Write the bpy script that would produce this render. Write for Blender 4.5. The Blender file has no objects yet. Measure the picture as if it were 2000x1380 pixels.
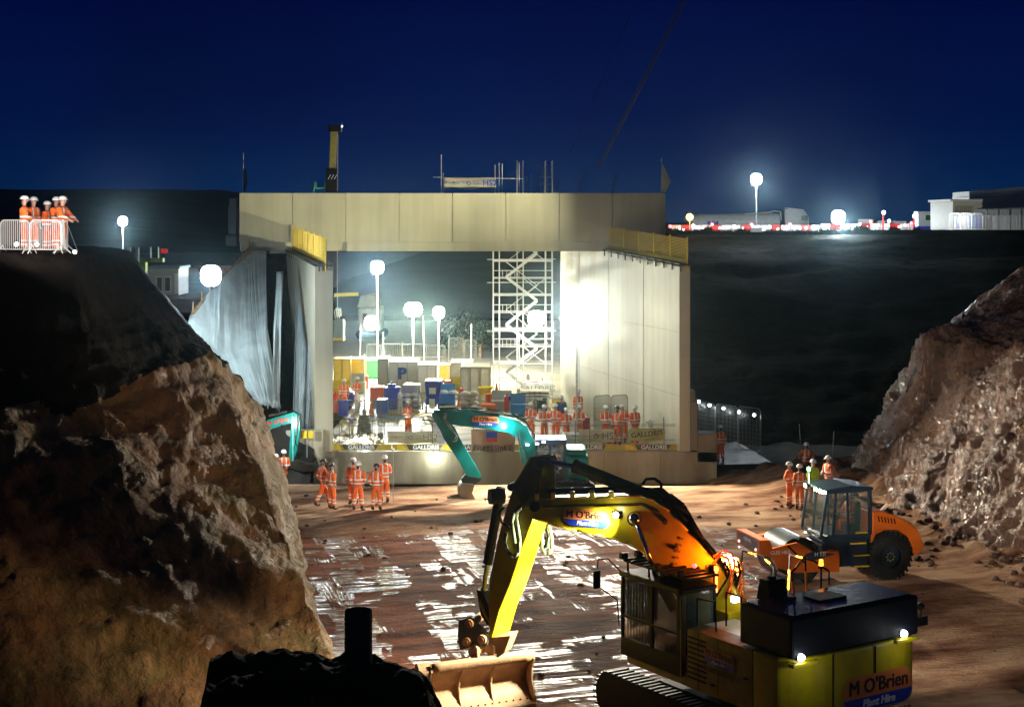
import bpy, bmesh, math, random
from mathutils import Vector, Matrix, noise
random.seed(7)
HAZE_D = 0.00014
C = bpy.context.scene.collection
SC = bpy.context.scene
# ---------------------------------------------------------------- camera, sky, exposure
FP, HZ, CH = 3000.0, 430.0, 11.4          # focal length in photo pixels, horizon row, camera height
cam = bpy.data.cameras.new('camera'); cam.sensor_width = 36; cam.lens = 36*FP/2000
cam.shift_y = -(690-HZ)/2000; cam.clip_start = .5; cam.clip_end = 5000
co = bpy.data.objects.new('camera', cam); C.objects.link(co)
co.location = (0, 0, CH); co.rotation_euler = (math.pi/2, 0, 0); SC.camera = co
SC.view_settings.view_transform = 'Standard'; SC.view_settings.look = 'None'
SC.view_settings.exposure = .22; SC.view_settings.gamma = 1
SC.cycles.max_bounces = 5; SC.cycles.diffuse_bounces = 2; SC.cycles.glossy_bounces = 2
SC.cycles.transmission_bounces = 4; SC.cycles.volume_bounces = 0; SC.cycles.transparent_max_bounces = 12
SC.cycles.sample_clamp_indirect = 4; SC.cycles.use_denoising = True
SC.cycles.caustics_reflective = False; SC.cycles.caustics_refractive = False
w = bpy.data.worlds.new('World'); SC.world = w; w.use_nodes = True
nt = w.node_tree; bg = nt.nodes['Background']
tc = nt.nodes.new('ShaderNodeTexCoord'); sp = nt.nodes.new('ShaderNodeSeparateXYZ')
rp = nt.nodes.new('ShaderNodeValToRGB'); nt.links.new(tc.outputs['Generated'], sp.inputs[0])
nt.links.new(sp.outputs['Z'], rp.inputs[0]); nt.links.new(rp.outputs[0], bg.inputs[0])
e = rp.color_ramp.elements
e[0].position = 0.0; e[0].color = (.0008, .024, .080, 1)
e[1].position = .55; e[1].color = (.0006, .0022, .016, 1)
for p_, c_ in ((.025, (.0004, .0150, .074, 1)), (.06, (.0003, .0070, .058, 1)), (.14, (.0003, .0028, .042, 1))):
    q = e.new(p_); q.color = c_
cn = nt.nodes.new('ShaderNodeTexNoise'); cn.inputs['Scale'].default_value = 5; cn.inputs['Detail'].default_value = 7; nt.links.new(tc.outputs['Generated'], cn.inputs[0])
cr = nt.nodes.new('ShaderNodeMapRange'); cr.inputs[1].default_value = .3; cr.inputs[2].default_value = .7; cr.inputs[3].default_value = .66; cr.inputs[4].default_value = .98
nt.links.new(cn.outputs['Fac'], cr.inputs[0]); nt.links.new(cr.outputs[0], bg.inputs[1])
sl = bpy.data.lights.new('sun', 'SUN'); sl.energy = .006; sl.angle = .5; sl.color = (.75, .85, 1)
so = bpy.data.objects.new('sun', sl); C.objects.link(so); so.rotation_euler = (math.radians(50), 0, math.radians(-25))

def W(px, py, d): return Vector(((px-1000)*d/FP, d, CH-(py-HZ)*d/FP))
def G(px, d, z=0.0): return Vector(((px-1000)*d/FP, d, z))       # a point at a known height
# ---------------------------------------------------------------- materials
MT = {}
def mat(n, col, rough=.6, metal=0., var=.25, vs=3., bump=0., bs=20., col2=None, emit=None, es=0., coat=0., alpha=None, trans=0., stretch=None, spec=None):
    if n in MT: return MT[n]
    m = bpy.data.materials.new(n); m.use_nodes = True; t = m.node_tree; L = t.links.new
    b = t.nodes['Principled BSDF']; b.inputs['Roughness'].default_value = rough; b.inputs['Metallic'].default_value = metal
    b.inputs['Base Color'].default_value = (*col, 1); b.inputs['Coat Weight'].default_value = coat
    if spec is not None: b.inputs['Specular IOR Level'].default_value = spec
    if trans: b.inputs['Transmission Weight'].default_value = trans
    if alpha is not None: b.inputs['Alpha'].default_value = alpha
    if emit: b.inputs['Emission Color'].default_value = (*emit, 1); b.inputs['Emission Strength'].default_value = es
    if var or bump:
        o = t.nodes.new('ShaderNodeTexCoord'); mp = t.nodes.new('ShaderNodeMapping'); L(o.outputs['Object'], mp.inputs[0])
        if stretch: mp.inputs['Scale'].default_value = stretch
    if var:
        nz = t.nodes.new('ShaderNodeTexNoise'); nz.inputs['Scale'].default_value = vs; nz.inputs['Detail'].default_value = 6
        L(mp.outputs[0], nz.inputs[0]); r = t.nodes.new('ShaderNodeValToRGB'); L(nz.outputs['Fac'], r.inputs[0])
        r.color_ramp.elements[0].position = .33; r.color_ramp.elements[1].position = .68
        c2 = col2 or tuple(x*(1-var) for x in col)
        r.color_ramp.elements[0].color = (*c2, 1); r.color_ramp.elements[1].color = (*col, 1)
        L(r.outputs[0], b.inputs['Base Color'])
        mr = t.nodes.new('ShaderNodeMapRange'); mr.inputs[3].default_value = min(1, rough*1.25); mr.inputs[4].default_value = rough*.8
        L(nz.outputs['Fac'], mr.inputs[0]); L(mr.outputs[0], b.inputs['Roughness'])
    if bump:
        n2 = t.nodes.new('ShaderNodeTexNoise'); n2.inputs['Scale'].default_value = bs; n2.inputs['Detail'].default_value = 5
        L(mp.outputs[0], n2.inputs[0]); bp = t.nodes.new('ShaderNodeBump'); bp.inputs['Strength'].default_value = bump
        bp.inputs['Distance'].default_value = .05; L(n2.outputs['Fac'], bp.inputs['Height']); L(bp.outputs[0], b.inputs['Normal'])
    MT[n] = m; return m
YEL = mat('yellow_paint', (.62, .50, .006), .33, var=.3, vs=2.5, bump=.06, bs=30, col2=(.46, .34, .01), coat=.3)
YDK = mat('dimmed_worn_yellow_paint', (.20, .14, .010), .55, var=.5, vs=3)  # worn yellow, darkened further to stand for shade on the body sides
TEAL = mat('teal_paint', (.0, .25, .22), .3, var=.3, vs=3, coat=.4)
ORG = mat('orange_paint', (.75, .15, .01), .32, var=.22, vs=2, coat=.4)
NAVY = mat('navy_paint', (.018, .035, .06), .35, var=.3, coat=.2)
BLK = mat('black_steel', (.006, .006, .007), .5, spec=.08, var=.4, vs=6)
DGR = mat('dark_grease_steel', (.05, .045, .035), .45, metal=.3, var=.5, vs=8, bump=.2)
CHR = mat('chrome_rod', (.6, .6, .6), .15, metal=1, var=0)
RUB = mat('tyre_rubber', (.012, .012, .012), .8, var=.5, vs=5, bump=.3)
HOS = mat('pale_green_hose', (.18, .27, .2), .4, var=.2)
GLS = mat('cab_glass', (.10, .16, .15), .04, var=0, alpha=.28)
GLD = mat('dark_glass', (.03, .06, .05), .05, var=0, alpha=.55)
MUDDY = mat('clay_coated_steel', (.42, .24, .12), .6, var=.35, vs=3, bump=.25, bs=15)
GALV = mat('galvanised_tube', (.5, .52, .5), .38, metal=.4, var=.2, vs=10)
WHT = mat('white_paint', (.75, .75, .73), .45, var=.12)
CRM = mat('cream_panel', (.6, .56, .42), .55, var=.2)
HLM = mat('helmet_white', (.8, .8, .78), .25, var=0, coat=.5)
HLB = mat('helmet_black', (.03, .03, .03), .25, var=0, coat=.5)
SKN = mat('skin', (.5, .27, .19), .55, var=.1)
BOOT = mat('boot_leather', (.05, .035, .025), .7, var=.3)
NVY2 = mat('navy_cloth', (.02, .025, .09), .8, var=.2)
BLU = mat('blue_paint', (.02, .045, .55), .35, var=.2, coat=.3)
LBLU = mat('light_blue_paint', (.03, .2, .6), .4, var=.2)
RED = mat('red_plastic', (.6, .02, .015), .4, var=.15)
GRN = mat('green_paint', (.02, .18, .07), .45, var=.3)
ORP = mat('orange_plastic', (.8, .16, .03), .5, var=.2)
BAG = mat('white_bag_cloth', (.68, .66, .58), .8, var=.25, vs=6, bump=.4, bs=12)
YPL = mat('yellow_plastic', (.75, .55, .01), .45, var=.2)
BANW = mat('banner_cream', (.66, .62, .5), .7, var=.15, vs=2, bump=.15, bs=3)
BANP = mat('banner_pinkish', (.55, .4, .3), .7, var=.15, vs=2, bump=.15, bs=3)
INK = mat('black_ink', (.015, .015, .015), .5, var=0)
INKG = mat('green_ink', (.03, .07, .04), .5, var=0)
INKB = mat('blue_ink', (.01, .05, .42), .45, var=0)
INKO = mat('orange_ink', (.72, .2, .05), .45, var=0)
INKW = mat('white_ink', (.8, .8, .8), .45, var=0)
def translucent(m, f):
    t = m.node_tree; o = t.nodes['Material Output']; b = t.nodes['Principled BSDF']; x = t.nodes.new('ShaderNodeMixShader'); tr = t.nodes.new('ShaderNodeBsdfTranslucent'); tr.inputs[0].default_value = b.inputs['Base Color'].default_value
    x.inputs[0].default_value = f; t.links.new(b.outputs[0], x.inputs[1]); t.links.new(tr.outputs[0], x.inputs[2]); t.links.new(x.outputs[0], o.inputs[0])
translucent(BANW, .45); translucent(BANP, .55)
TIMB = mat('timber', (.3, .2, .1), .7, var=.4, vs=4)
def emi(n, col, s):
    return mat(n, (.8, .8, .8), .4, var=0, emit=col, es=s)
E_W = emi('lamp_white', (.92, .97, 1), 14); E_WS = emi('lamp_small_white', (.95, .95, 1), 10)
E_O = emi('lamp_orange', (1, .35, .03), 30); E_R = emi('lamp_red', (1, .03, .05), 10); E_G = emi('lamp_green', (.2, 1, .35), 12)
E_Y = emi('lamp_yellowish', (1, .97, .78), 14)

def hivis():
    m = bpy.data.materials.new('hi_vis_orange'); m.use_nodes = True; t = m.node_tree; L = t.links.new; b = t.nodes['Principled BSDF']
    b.inputs['Roughness'].default_value = .7
    o = t.nodes.new('ShaderNodeTexCoord'); s = t.nodes.new('ShaderNodeSeparateXYZ'); L(o.outputs['Object'], s.inputs[0])
    def band(src, a, wd):
        q = t.nodes.new('ShaderNodeMath'); q.operation = 'COMPARE'; L(src, q.inputs[0]); q.inputs[1].default_value = a; q.inputs[2].default_value = wd; return q.outputs[0]
    def mx(a, c, op='MAXIMUM'):
        q = t.nodes.new('ShaderNodeMath'); q.operation = op; L(a, q.inputs[0])
        if isinstance(c, float): q.inputs[1].default_value = c
        else: L(c, q.inputs[1])
        return q.outputs[0]
    z = s.outputs['Z']; ab = t.nodes.new('ShaderNodeMath'); ab.operation = 'ABSOLUTE'; L(s.outputs['X'], ab.inputs[0])
    up = mx(z, 1.12, 'GREATER_THAN')
    br = mx(mx(band(ab.outputs[0], .10, .024), up, 'MULTIPLY'), mx(z, 1.6, 'LESS_THAN'), 'MULTIPLY')
    f = band(z, 1.16, .028)
    for a in (1.02, .40, .28): f = mx(f, band(z, a, .027))
    f = mx(f, br)
    n = t.nodes.new('ShaderNodeTexNoise'); n.inputs['Scale'].default_value = 7; L(o.outputs['Object'], n.inputs[0])
    r = t.nodes.new('ShaderNodeValToRGB'); L(n.outputs['Fac'], r.inputs[0])
    r.color_ramp.elements[0].position = .3; r.color_ramp.elements[0].color = (.75, .10, .012, 1)
    r.color_ramp.elements[1].position = .7; r.color_ramp.elements[1].color = (.95, .20, .025, 1)
    m2 = t.nodes.new('ShaderNodeMix'); m2.data_type = 'RGBA'; L(f, m2.inputs[0]); L(r.outputs[0], m2.inputs[6]); m2.inputs[7].default_value = (.75, .75, .72, 1)
    L(m2.outputs[2], b.inputs['Base Color'])
    bp = t.nodes.new('ShaderNodeBump'); bp.inputs['Strength'].default_value = .5; bp.inputs['Distance'].default_value = .03
    n3 = t.nodes.new('ShaderNodeTexNoise'); n3.inputs['Scale'].default_value = 9; L(o.outputs['Object'], n3.inputs[0]); L(n3.outputs['Fac'], bp.inputs['Height']); L(bp.outputs[0], b.inputs['Normal'])
    return m
HIV = hivis()
HVY = mat('hi_vis_lime', (.45, .75, .05), .7, var=.2)
# ---------------------------------------------------------------- mesh helpers
class MB:
    def __init__(s): s.v = []; s.f = []
    def add(s, vs, fs):
        k = len(s.v); s.v += [Vector(v) for v in vs]; s.f += [[i+k for i in f] for f in fs]; return s
    def box(s, c, sz, M=None):
        c = Vector(c); h = Vector(sz)/2; M = M or Matrix.Identity(3)
        vs = [c+M@Vector((x*h.x, y*h.y, z*h.z)) for x in (-1, 1) for y in (-1, 1) for z in (-1, 1)]
        return s.add(vs, [(0,1,3,2),(4,6,7,5),(0,4,5,1),(2,3,7,6),(0,2,6,4),(1,5,7,3)])
    def beam(s, p, q, w_, h_, up=(0,0,1)):
        p, q = Vector(p), Vector(q); x = (q-p); l = x.length
        if l < 1e-6: return s
        x.normalize(); u = Vector(up)
        if abs(x.dot(u)) > .98: u = Vector((0, 1, 0))
        y = u.cross(x).normalized(); z = x.cross(y)
        M = Matrix((x, y, z)).transposed(); return s.box((p+q)/2, (l, w_, h_), M)
    def tube(s, p, q, r, n=8, r2=None, cap=True):
        p, q = Vector(p), Vector(q); r2 = r if r2 is None else r2; x = (q-p)
        if x.length < 1e-6: return s
        x.normalize(); u = Vector((0, 0, 1)) if abs(x.z) < .9 else Vector((1, 0, 0)); a = x.cross(u).normalized(); b = x.cross(a)
        vs = []
        for P_, R_ in ((p, r), (q, r2)):
            for i in range(n):
                t = 2*math.pi*i/n; vs.append(P_+a*(R_*math.cos(t))+b*(R_*math.sin(t)))
        fs = [(i, (i+1) % n, n+(i+1) % n, n+i) for i in range(n)]
        if cap: fs += [tuple(range(n-1, -1, -1)), tuple(range(n, 2*n))]
        return s.add(vs, fs)
    def path(s, pts, r, n=6):
        for a, b in zip(pts[:-1], pts[1:]): s.tube(a, b, r, n)
        return s
    def prism(s, poly, off):                      # poly: 3D outline, off: thickness vector
        n = len(poly); off = Vector(off); vs = [Vector(p) for p in poly]+[Vector(p)+off for p in poly]
        return s.add(vs, [tuple(range(n)), tuple(range(2*n-1, n-1, -1))]+[(i, n+i, n+(i+1) % n, (i+1) % n) for i in range(n)])
    def ball(s, c, r, n=10, m=6, sc=(1, 1, 1), M=None):
        c = Vector(c); vs = []; fs = []
        for j in range(1, m):
            for i in range(n):
                a = math.pi*j/m; t = 2*math.pi*i/n; p = Vector((r*sc[0]*math.sin(a)*math.cos(t), r*sc[1]*math.sin(a)*math.sin(t), r*sc[2]*math.cos(a)))
                vs.append(c+(M@p if M else p))
        tp = Vector((0, 0, r*sc[2])); vs += [c+(M@tp if M else tp), c-(M@tp if M else tp)]
        for j in range(m-2):
            for i in range(n): fs.append((j*n+i, (j+1)*n+i, (j+1)*n+(i+1) % n, j*n+(i+1) % n))
        k = (m-1)*n
        for i in range(n): fs.append((k, i, (i+1) % n)); fs.append((k+1, (m-2)*n+(i+1) % n, (m-2)*n+i))
        return s.add(vs, fs)
    def grid(s, rows):
        n = len(rows[0]); vs = [p for r in rows for p in r]
        return s.add(vs, [(j*n+i, j*n+i+1, (j+1)*n+i+1, (j+1)*n+i) for j in range(len(rows)-1) for i in range(n-1)])
    def build(s, name, m, parent=None, bevel=0., smooth=False, thick=0., keep=False):
        me = bpy.data.meshes.new(name); vs = s.v
        if parent is not None and not keep:
            Mi = WM(parent).inverted(); vs = [Mi@v for v in vs]
        me.from_pydata([tuple(v) for v in vs], [], s.f); me.update()
        bm = bmesh.new(); bm.from_mesh(me); bmesh.ops.recalc_face_normals(bm, faces=bm.faces); bm.to_mesh(me); bm.free()
        o = bpy.data.objects.new(name, me); C.objects.link(o)
        if parent is not None: o.parent = parent
        me.materials.append(m)
        if smooth:
            for p in me.polygons: p.use_smooth = True
        if thick:
            q = o.modifiers.new('thick', 'SOLIDIFY'); q.thickness = thick; q.offset = 0
        if bevel:
            q = o.modifiers.new('bevel', 'BEVEL'); q.width = bevel; q.segments = 2; q.limit_method = 'ANGLE'; q.angle_limit = math.radians(40)
        return o
def WM(o):
    M = Matrix.LocRotScale(o.location, o.rotation_euler, o.scale)
    return WM(o.parent)@M if o.parent else M
def tag(o, label=None, cat=None, group=None, kind=None):
    if label: o['label'] = label
    if cat: o['category'] = cat
    if group: o['group'] = group
    if kind: o['kind'] = kind
    return o
def thing(name, label, cat, loc=(0, 0, 0), rz=0., group=None):
    o = bpy.data.objects.new(name, None); C.objects.link(o); o.location = loc; o.rotation_euler = (0, 0, rz); o.empty_display_size = .1
    return tag(o, label, cat, group)
def struct(o): o['kind'] = 'structure'; return o
def dup(o, parent=None):
    c = o.copy(); C.objects.link(c)
    if parent: c.parent = parent
    for ch in list(o.children): dup(ch, c)
    return c
def place(proto, used, loc, rz, label, group=None, sc=1.):
    o = proto if not used else dup(proto)
    o.location = loc; o.rotation_euler = (0, 0, rz); o.scale = (sc,)*3; o['label'] = label
    if group: o['group'] = group
    return o
def lamp(kind, loc, power, col=(1, 1, 1), size=.2, parent=None, aim=None, ang=90, blend=.6, name='light'):
    l = bpy.data.lights.new(name, kind); l.energy = power; l.color = col
    if kind in ('POINT', 'SPOT'): l.shadow_soft_size = size
    if kind == 'SPOT': l.spot_size = math.radians(ang); l.spot_blend = blend
    o = bpy.data.objects.new(name, l); C.objects.link(o); loc = Vector(loc)
    R = Matrix.Identity(4)
    if aim is not None: R = (Vector(aim)-loc).to_track_quat('-Z', 'Y').to_matrix().to_4x4()
    M = Matrix.Translation(loc)@R
    if parent: M = WM(parent).inverted()@M; o.parent = parent
    o.matrix_local = M
    return o
def text(s, size, m, parent, pos, xd, yd, name='lettering', bold=0., shear=0., ext=.004, wid=None):
    cu = bpy.data.curves.new(name, 'FONT'); cu.body = s; cu.size = size; cu['bold'] = bold; cu.shear = shear; cu.extrude = ext
    cu.align_x = 'CENTER'; cu.align_y = 'CENTER'; cu.materials.append(m); cu.resolution_u = 3
    o = bpy.data.objects.new(name, cu); C.objects.link(o)
    x = Vector(xd).normalized(); z = x.cross(Vector(yd)).normalized(); y = z.cross(x)
    M = Matrix((x, y, z)).transposed().to_4x4(); M.translation = Vector(pos)
    if wid: M = M@Matrix.Diagonal((wid, 1, 1, 1))
    if parent: M = WM(parent).inverted()@M; o.parent = parent
    o.matrix_local = M
    return o
def lerp(a, b, t): return a+(b-a)*t
_on = ['first','second','third','fourth','fifth','sixth','seventh','eighth','ninth','tenth','eleventh','twelfth','thirteenth','fourteenth','fifteenth','sixteenth','seventeenth','eighteenth','nineteenth']
def nth(k):
    if k < 19: return _on[k]
    t, r = divmod(k+1, 10); return (('twentieth','thirtieth','fortieth','fiftieth')[t-2] if r == 0 else ('twenty','thirty','forty','fifty')[t-2]+'-'+_on[r-1])
def fbm(p, s, o=4): return noise.fractal(Vector(p)*s, 1.0, 2.0, o, noise_basis='PERLIN_ORIGINAL')
def loft(secs, nu, nv, disp):                       # secs[k] = bottom-to-top control points in (px, py, depth)
    S = [[W(*p) for p in s] for s in secs]
    def at(s, t):
        k = min(int(t*(len(s)-1)), len(s)-2); return s[k].lerp(s[k+1], t*(len(s)-1)-k)
    P = []
    for i in range(nu+1):
        u = i/nu*(len(S)-1); k = min(int(u), len(S)-2); f = u-k; f2 = f*f*(3-2*f)*.5+f*.5
        P.append([at(S[k], j/nv).lerp(at(S[k+1], j/nv), f2) for j in range(nv+1)])
    out = []
    for i in range(nu+1):
        row = []
        for j in range(nv+1):
            a = P[min(i+2, nu)][j]-P[max(i-2, 0)][j]; b = P[i][min(j+2, nv)]-P[i][max(j-2, 0)]
            n = a.cross(b).normalized(); row.append(P[i][j]+disp(P[i][j], n, i/nu, j/nv))
        out.append(row)
    return out
# ---------------------------------------------------------------- terrain
def rockmat(n, cols, rough, rv, bs, stretch, dist, vw=.25, spec=.5):
    m = bpy.data.materials.new(n); m.use_nodes = True; t = m.node_tree; L = t.links.new; b = t.nodes['Principled BSDF']; b.inputs['Specular IOR Level'].default_value = spec
    o = t.nodes.new('ShaderNodeTexCoord'); mp = t.nodes.new('ShaderNodeMapping'); mp.inputs['Scale'].default_value = stretch; L(o.outputs['Object'], mp.inputs[0])
    a = t.nodes.new('ShaderNodeTexNoise'); a.inputs['Scale'].default_value = .35; a.inputs['Detail'].default_value = 9; a.inputs['Roughness'].default_value = .62; L(mp.outputs[0], a.inputs[0])
    r = t.nodes.new('ShaderNodeValToRGB'); L(a.outputs['Fac'], r.inputs[0]); e = r.color_ramp.elements
    while len(e) < len(cols): e.new(.5)
    for i, (p_, c_) in enumerate(cols): e[i].position = p_; e[i].color = (*c_, 1)
    L(r.outputs[0], b.inputs['Base Color'])
    c = t.nodes.new('ShaderNodeTexNoise'); c.inputs['Scale'].default_value = bs; c.inputs['Detail'].default_value = 8; c.inputs['Roughness'].default_value = .65; L(mp.outputs[0], c.inputs[0])
    v = t.nodes.new('ShaderNodeTexVoronoi'); v.inputs['Scale'].default_value = bs*.8; v.feature = 'F1'; L(mp.outputs[0], v.inputs[0])
    ad = t.nodes.new('ShaderNodeMath'); ad.operation = 'MULTIPLY_ADD'; L(v.outputs['Distance'], ad.inputs[0]); ad.inputs[1].default_value = vw; L(c.outputs['Fac'], ad.inputs[2])
    bp = t.nodes.new('ShaderNodeBump'); bp.inputs['Strength'].default_value = .9; bp.inputs['Distance'].default_value = dist; L(ad.outputs[0], bp.inputs['Height']); L(bp.outputs[0], b.inputs['Normal'])
    mr = t.nodes.new('ShaderNodeMapRange'); mr.inputs[1].default_value = .35; mr.inputs[2].default_value = .65; mr.inputs[3].default_value = rough; mr.inputs[4].default_value = rv
    a2 = t.nodes.new('ShaderNodeTexNoise'); a2.inputs['Scale'].default_value = .8; a2.inputs['Detail'].default_value = 5; L(o.outputs['Object'], a2.inputs[0]); L(a2.outputs['Fac'], mr.inputs[0]); L(mr.outputs[0], b.inputs['Roughness'])
    return m
ROCKL = rockmat('sandstone_face', [(.3, (.06, .028, .013)), (.45, (.20, .098, .04)), (.55, (.13, .085, .028)), (.62, (.27, .155, .065)), (.75, (.05, .065, .015))], .9, .6, 3.2, (1, 1, .28), .3, .1, .25)
ROCKR = rockmat('wet_marl_face', [(.3, (.035, .016, .010)), (.45, (.15, .073, .043)), (.58, (.29, .17, .12)), (.72, (.13, .067, .04))], .6, .11, 5.5, (1, 1, .3), .3)
SOIL = rockmat('dark_topsoil', [(.3, (.005, .005, .006)), (.5, (.012, .010, .009)), (.7, (.022, .016, .011))], .95, .8, 2.5, (1, 1, 1), .2, .25, .03)
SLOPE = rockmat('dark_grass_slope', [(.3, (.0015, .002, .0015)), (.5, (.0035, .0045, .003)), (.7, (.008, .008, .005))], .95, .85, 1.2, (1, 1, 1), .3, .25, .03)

def mudmat():
    m = bpy.data.materials.new('rolled_wet_clay'); m.use_nodes = True; t = m.node_tree; L = t.links.new; b = t.nodes['Principled BSDF']
    N = t.nodes.new
    def math_(op, a, c=None, d=None):
        q = N('ShaderNodeMath'); q.operation = op
        for i, x in enumerate((a, c, d)):
            if x is None: continue
            if isinstance(x, (int, float)): q.inputs[i].default_value = x
            else: L(x, q.inputs[i])
        return q.outputs[0]
    def ss(x, a, c):
        q = N('ShaderNodeMapRange'); q.interpolation_type = 'SMOOTHSTEP'; q.inputs[1].default_value = a; q.inputs[2].default_value = c; L(x, q.inputs[0]); return q.outputs[0]
    o = N('ShaderNodeTexCoord'); mp = N('ShaderNodeMapping'); mp.inputs['Rotation'].default_value = (0, 0, math.radians(-15.6)); L(o.outputs['Object'], mp.inputs[0])
    def noise_(scale, det=5, vec=None, st=None, rough=.5):
        q = N('ShaderNodeTexNoise'); q.inputs['Scale'].default_value = scale; q.inputs['Detail'].default_value = det; q.inputs['Roughness'].default_value = rough
        src = vec or mp.outputs[0]
        if st:
            k = N('ShaderNodeMapping'); k.inputs['Scale'].default_value = st; L(src, k.inputs[0]); src = k.outputs[0]
        L(src, q.inputs[0]); return q.outputs['Fac']
    # warped brick cells: the overlapping passes of machine tracks
    wn = N('ShaderNodeTexNoise'); wn.inputs['Scale'].default_value = .5; L(mp.outputs[0], wn.inputs[0])
    vm = N('ShaderNodeVectorMath'); vm.operation = 'SCALE'; vm.inputs[3].default_value = .9; L(wn.outputs['Color'], vm.inputs[0])
    va = N('ShaderNodeVectorMath'); va.operation = 'ADD'; L(mp.outputs[0], va.inputs[0]); L(vm.outputs[0], va.inputs[1])
    def brick(wd, h, off, seed):
        k = N('ShaderNodeMapping'); k.inputs['Location'].default_value = (seed, seed*1.7, 0); L(va.outputs[0], k.inputs[0])
        q = N('ShaderNodeTexBrick'); q.inputs['Scale'].default_value = 1; q.inputs['Brick Width'].default_value = wd; q.inputs['Row Height'].default_value = h
        q.inputs['Mortar Size'].default_value = 0; q.inputs['Color1'].default_value = (0, 0, 0, 1); q.inputs['Color2'].default_value = (1, 1, 1, 1); q.offset = off; L(k.outputs[0], q.inputs[0])
        s = N('ShaderNodeSeparateColor'); L(q.outputs[0], s.inputs[0]); return s.outputs[0]
    cA = brick(1.5, 2.1, .37, 3.1); cB = brick(.75, 4.6, .5, 8.3)
    big = noise_(.16, 3)
    cell = math_('ADD', math_('MULTIPLY', cA, .55), math_('MULTIPLY', cB, .45))
    patch = ss(math_('ADD', cell, math_('MULTIPLY', math_('SUBTRACT', noise_(1.3, 4), .5), 1.2)), .47, .57)
    st1 = ss(noise_(1, 6, st=(.32, 6.0, 1), rough=.65), .46, .55)      # grouser marks across
    st2 = ss(noise_(1, 6, st=(10, .28, 1), rough=.65), .44, .53)     # along
    stripes = math_('MAXIMUM', math_('MULTIPLY', st1, ss(cB, .25, .5)), math_('MULTIPLY', st2, math_('SUBTRACT', 1, ss(cB, .25, .5))))
    wet = math_('MULTIPLY', patch, math_('ADD', math_('MULTIPLY', stripes, 1.0), .0))
    # wet passes lie in the rolled middle of the pit
    s = N('ShaderNodeSeparateXYZ'); L(o.outputs['Object'], s.inputs[0])
    wob = math_('MULTIPLY', math_('SUBTRACT', noise_(.25, 3), .5), 9)
    yy = math_('ADD', s.outputs['Y'], wob)
    reg = math_('MULTIPLY', math_('MULTIPLY', ss(yy, 35, 38), math_('SUBTRACT', 1, ss(yy, 54.5, 57))), math_('SUBTRACT', 1, ss(math_('ADD', s.outputs['X'], wob), 7, 10.5)))
    wet = math_('MULTIPLY', wet, reg)
    r = N('ShaderNodeValToRGB'); L(noise_(.45, 8, st=(.6, 1.6, 1), rough=.62), r.inputs[0]); e = r.color_ramp.elements
    e[0].position = .32; e[0].color = (.075, .03, .016, 1); e[1].position = .72; e[1].color = (.62, .43, .27, 1)
    for p_, c_ in ((.45, (.26, .13, .075, 1)), (.56, (.46, .28, .17, 1))): q = e.new(p_); q.color = c_
    # red fresh clay in the rolled area
    mx = N('ShaderNodeMix'); mx.data_type = 'RGBA'; L(math_('MULTIPLY', reg, .97), mx.inputs[0]); L(math_('MULTIPLY_ADD', wet, .5, .03), b.inputs['Specular IOR Level']); L(r.outputs[0], mx.inputs[6])
    r2 = N('ShaderNodeValToRGB'); L(noise_(.8, 7, st=(.5, 1.8, 1)), r2.inputs[0]); r2.color_ramp.elements[0].position = .35; r2.color_ramp.elements[1].position = .68
    r2.color_ramp.elements[0].color = (.06, .017, .009, 1); r2.color_ramp.elements[1].color = (.27, .095, .05, 1); L(r2.outputs[0], mx.inputs[7])
    mw = N('ShaderNodeMix'); mw.data_type = 'RGBA'; L(wet, mw.inputs[0]); L(mx.outputs[2], mw.inputs[6]); mw.inputs[7].default_value = (.22, .195, .18, 1)  # pale grey colour in the wet passes paints the lamps' sheen
    L(mw.outputs[2], b.inputs['Base Color'])
    damp = noise_(.7, 5)
    ro = math_('SUBTRACT', math_('ADD', .62, math_('MULTIPLY', damp, .3)), math_('MULTIPLY', wet, .50)); L(ro, b.inputs['Roughness'])
    fine = math_('ADD', noise_(1, 7, st=(2.2, 6.5, 2), rough=.65), math_('MULTIPLY', noise_(9, 5), .35))
    h = math_('MULTIPLY', fine, math_('SUBTRACT', 1, math_('MULTIPLY', wet, .75)))
    bp = N('ShaderNodeBump'); bp.inputs['Strength'].default_value = .8; bp.inputs['Distance'].default_value = .16; L(h, bp.inputs['Height']); L(bp.outputs[0], b.inputs['Normal'])
    return m
MUD = mudmat()
def floor_z(x, y):
    z = -.4*(1-min(1, max(0, (y-39)/9)))
    m = min(1, max(0, (y-57)/6)); z += m*.1*fbm((x*.5, y, 3), .45, 3)
    z += .045*fbm((x, y, 0), .35, 4)+.02*fbm((x, y*2, 5), 1.4, 3)
    # churned ridge and spoil heaps
    z += .22*math.exp(-((x+5.2)**2/3+(y-57.2)**2/.5))*(1+.6*fbm((x, y, 1), 1.5, 3))
    z += .35*math.exp(-((x+9.4+.22*(y-57))**2/.7))*(.5+.5*fbm((x, y, 1), .7, 3))
    rx = 13.5+(62-y)*.30
    if x > rx-2: z += min(1.0, (x-rx+2)*.16)*(1+.8*fbm((x, y, 2), .9, 4))
    if y > 66.2: z -= min(1, (y-66.2)/.9)*.75
    if x > 9 and y > 66: z += .35*min(1, (y-66)/3)
    return z
rows = [[Vector((x, y, floor_z(x, y))) for x in [-26+i*.27 for i in range(212)]] for y in [27+j*.27 for j in range(165)]]
struct(MB().grid(rows).build('pit_floor', MUD, smooth=True))
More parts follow.
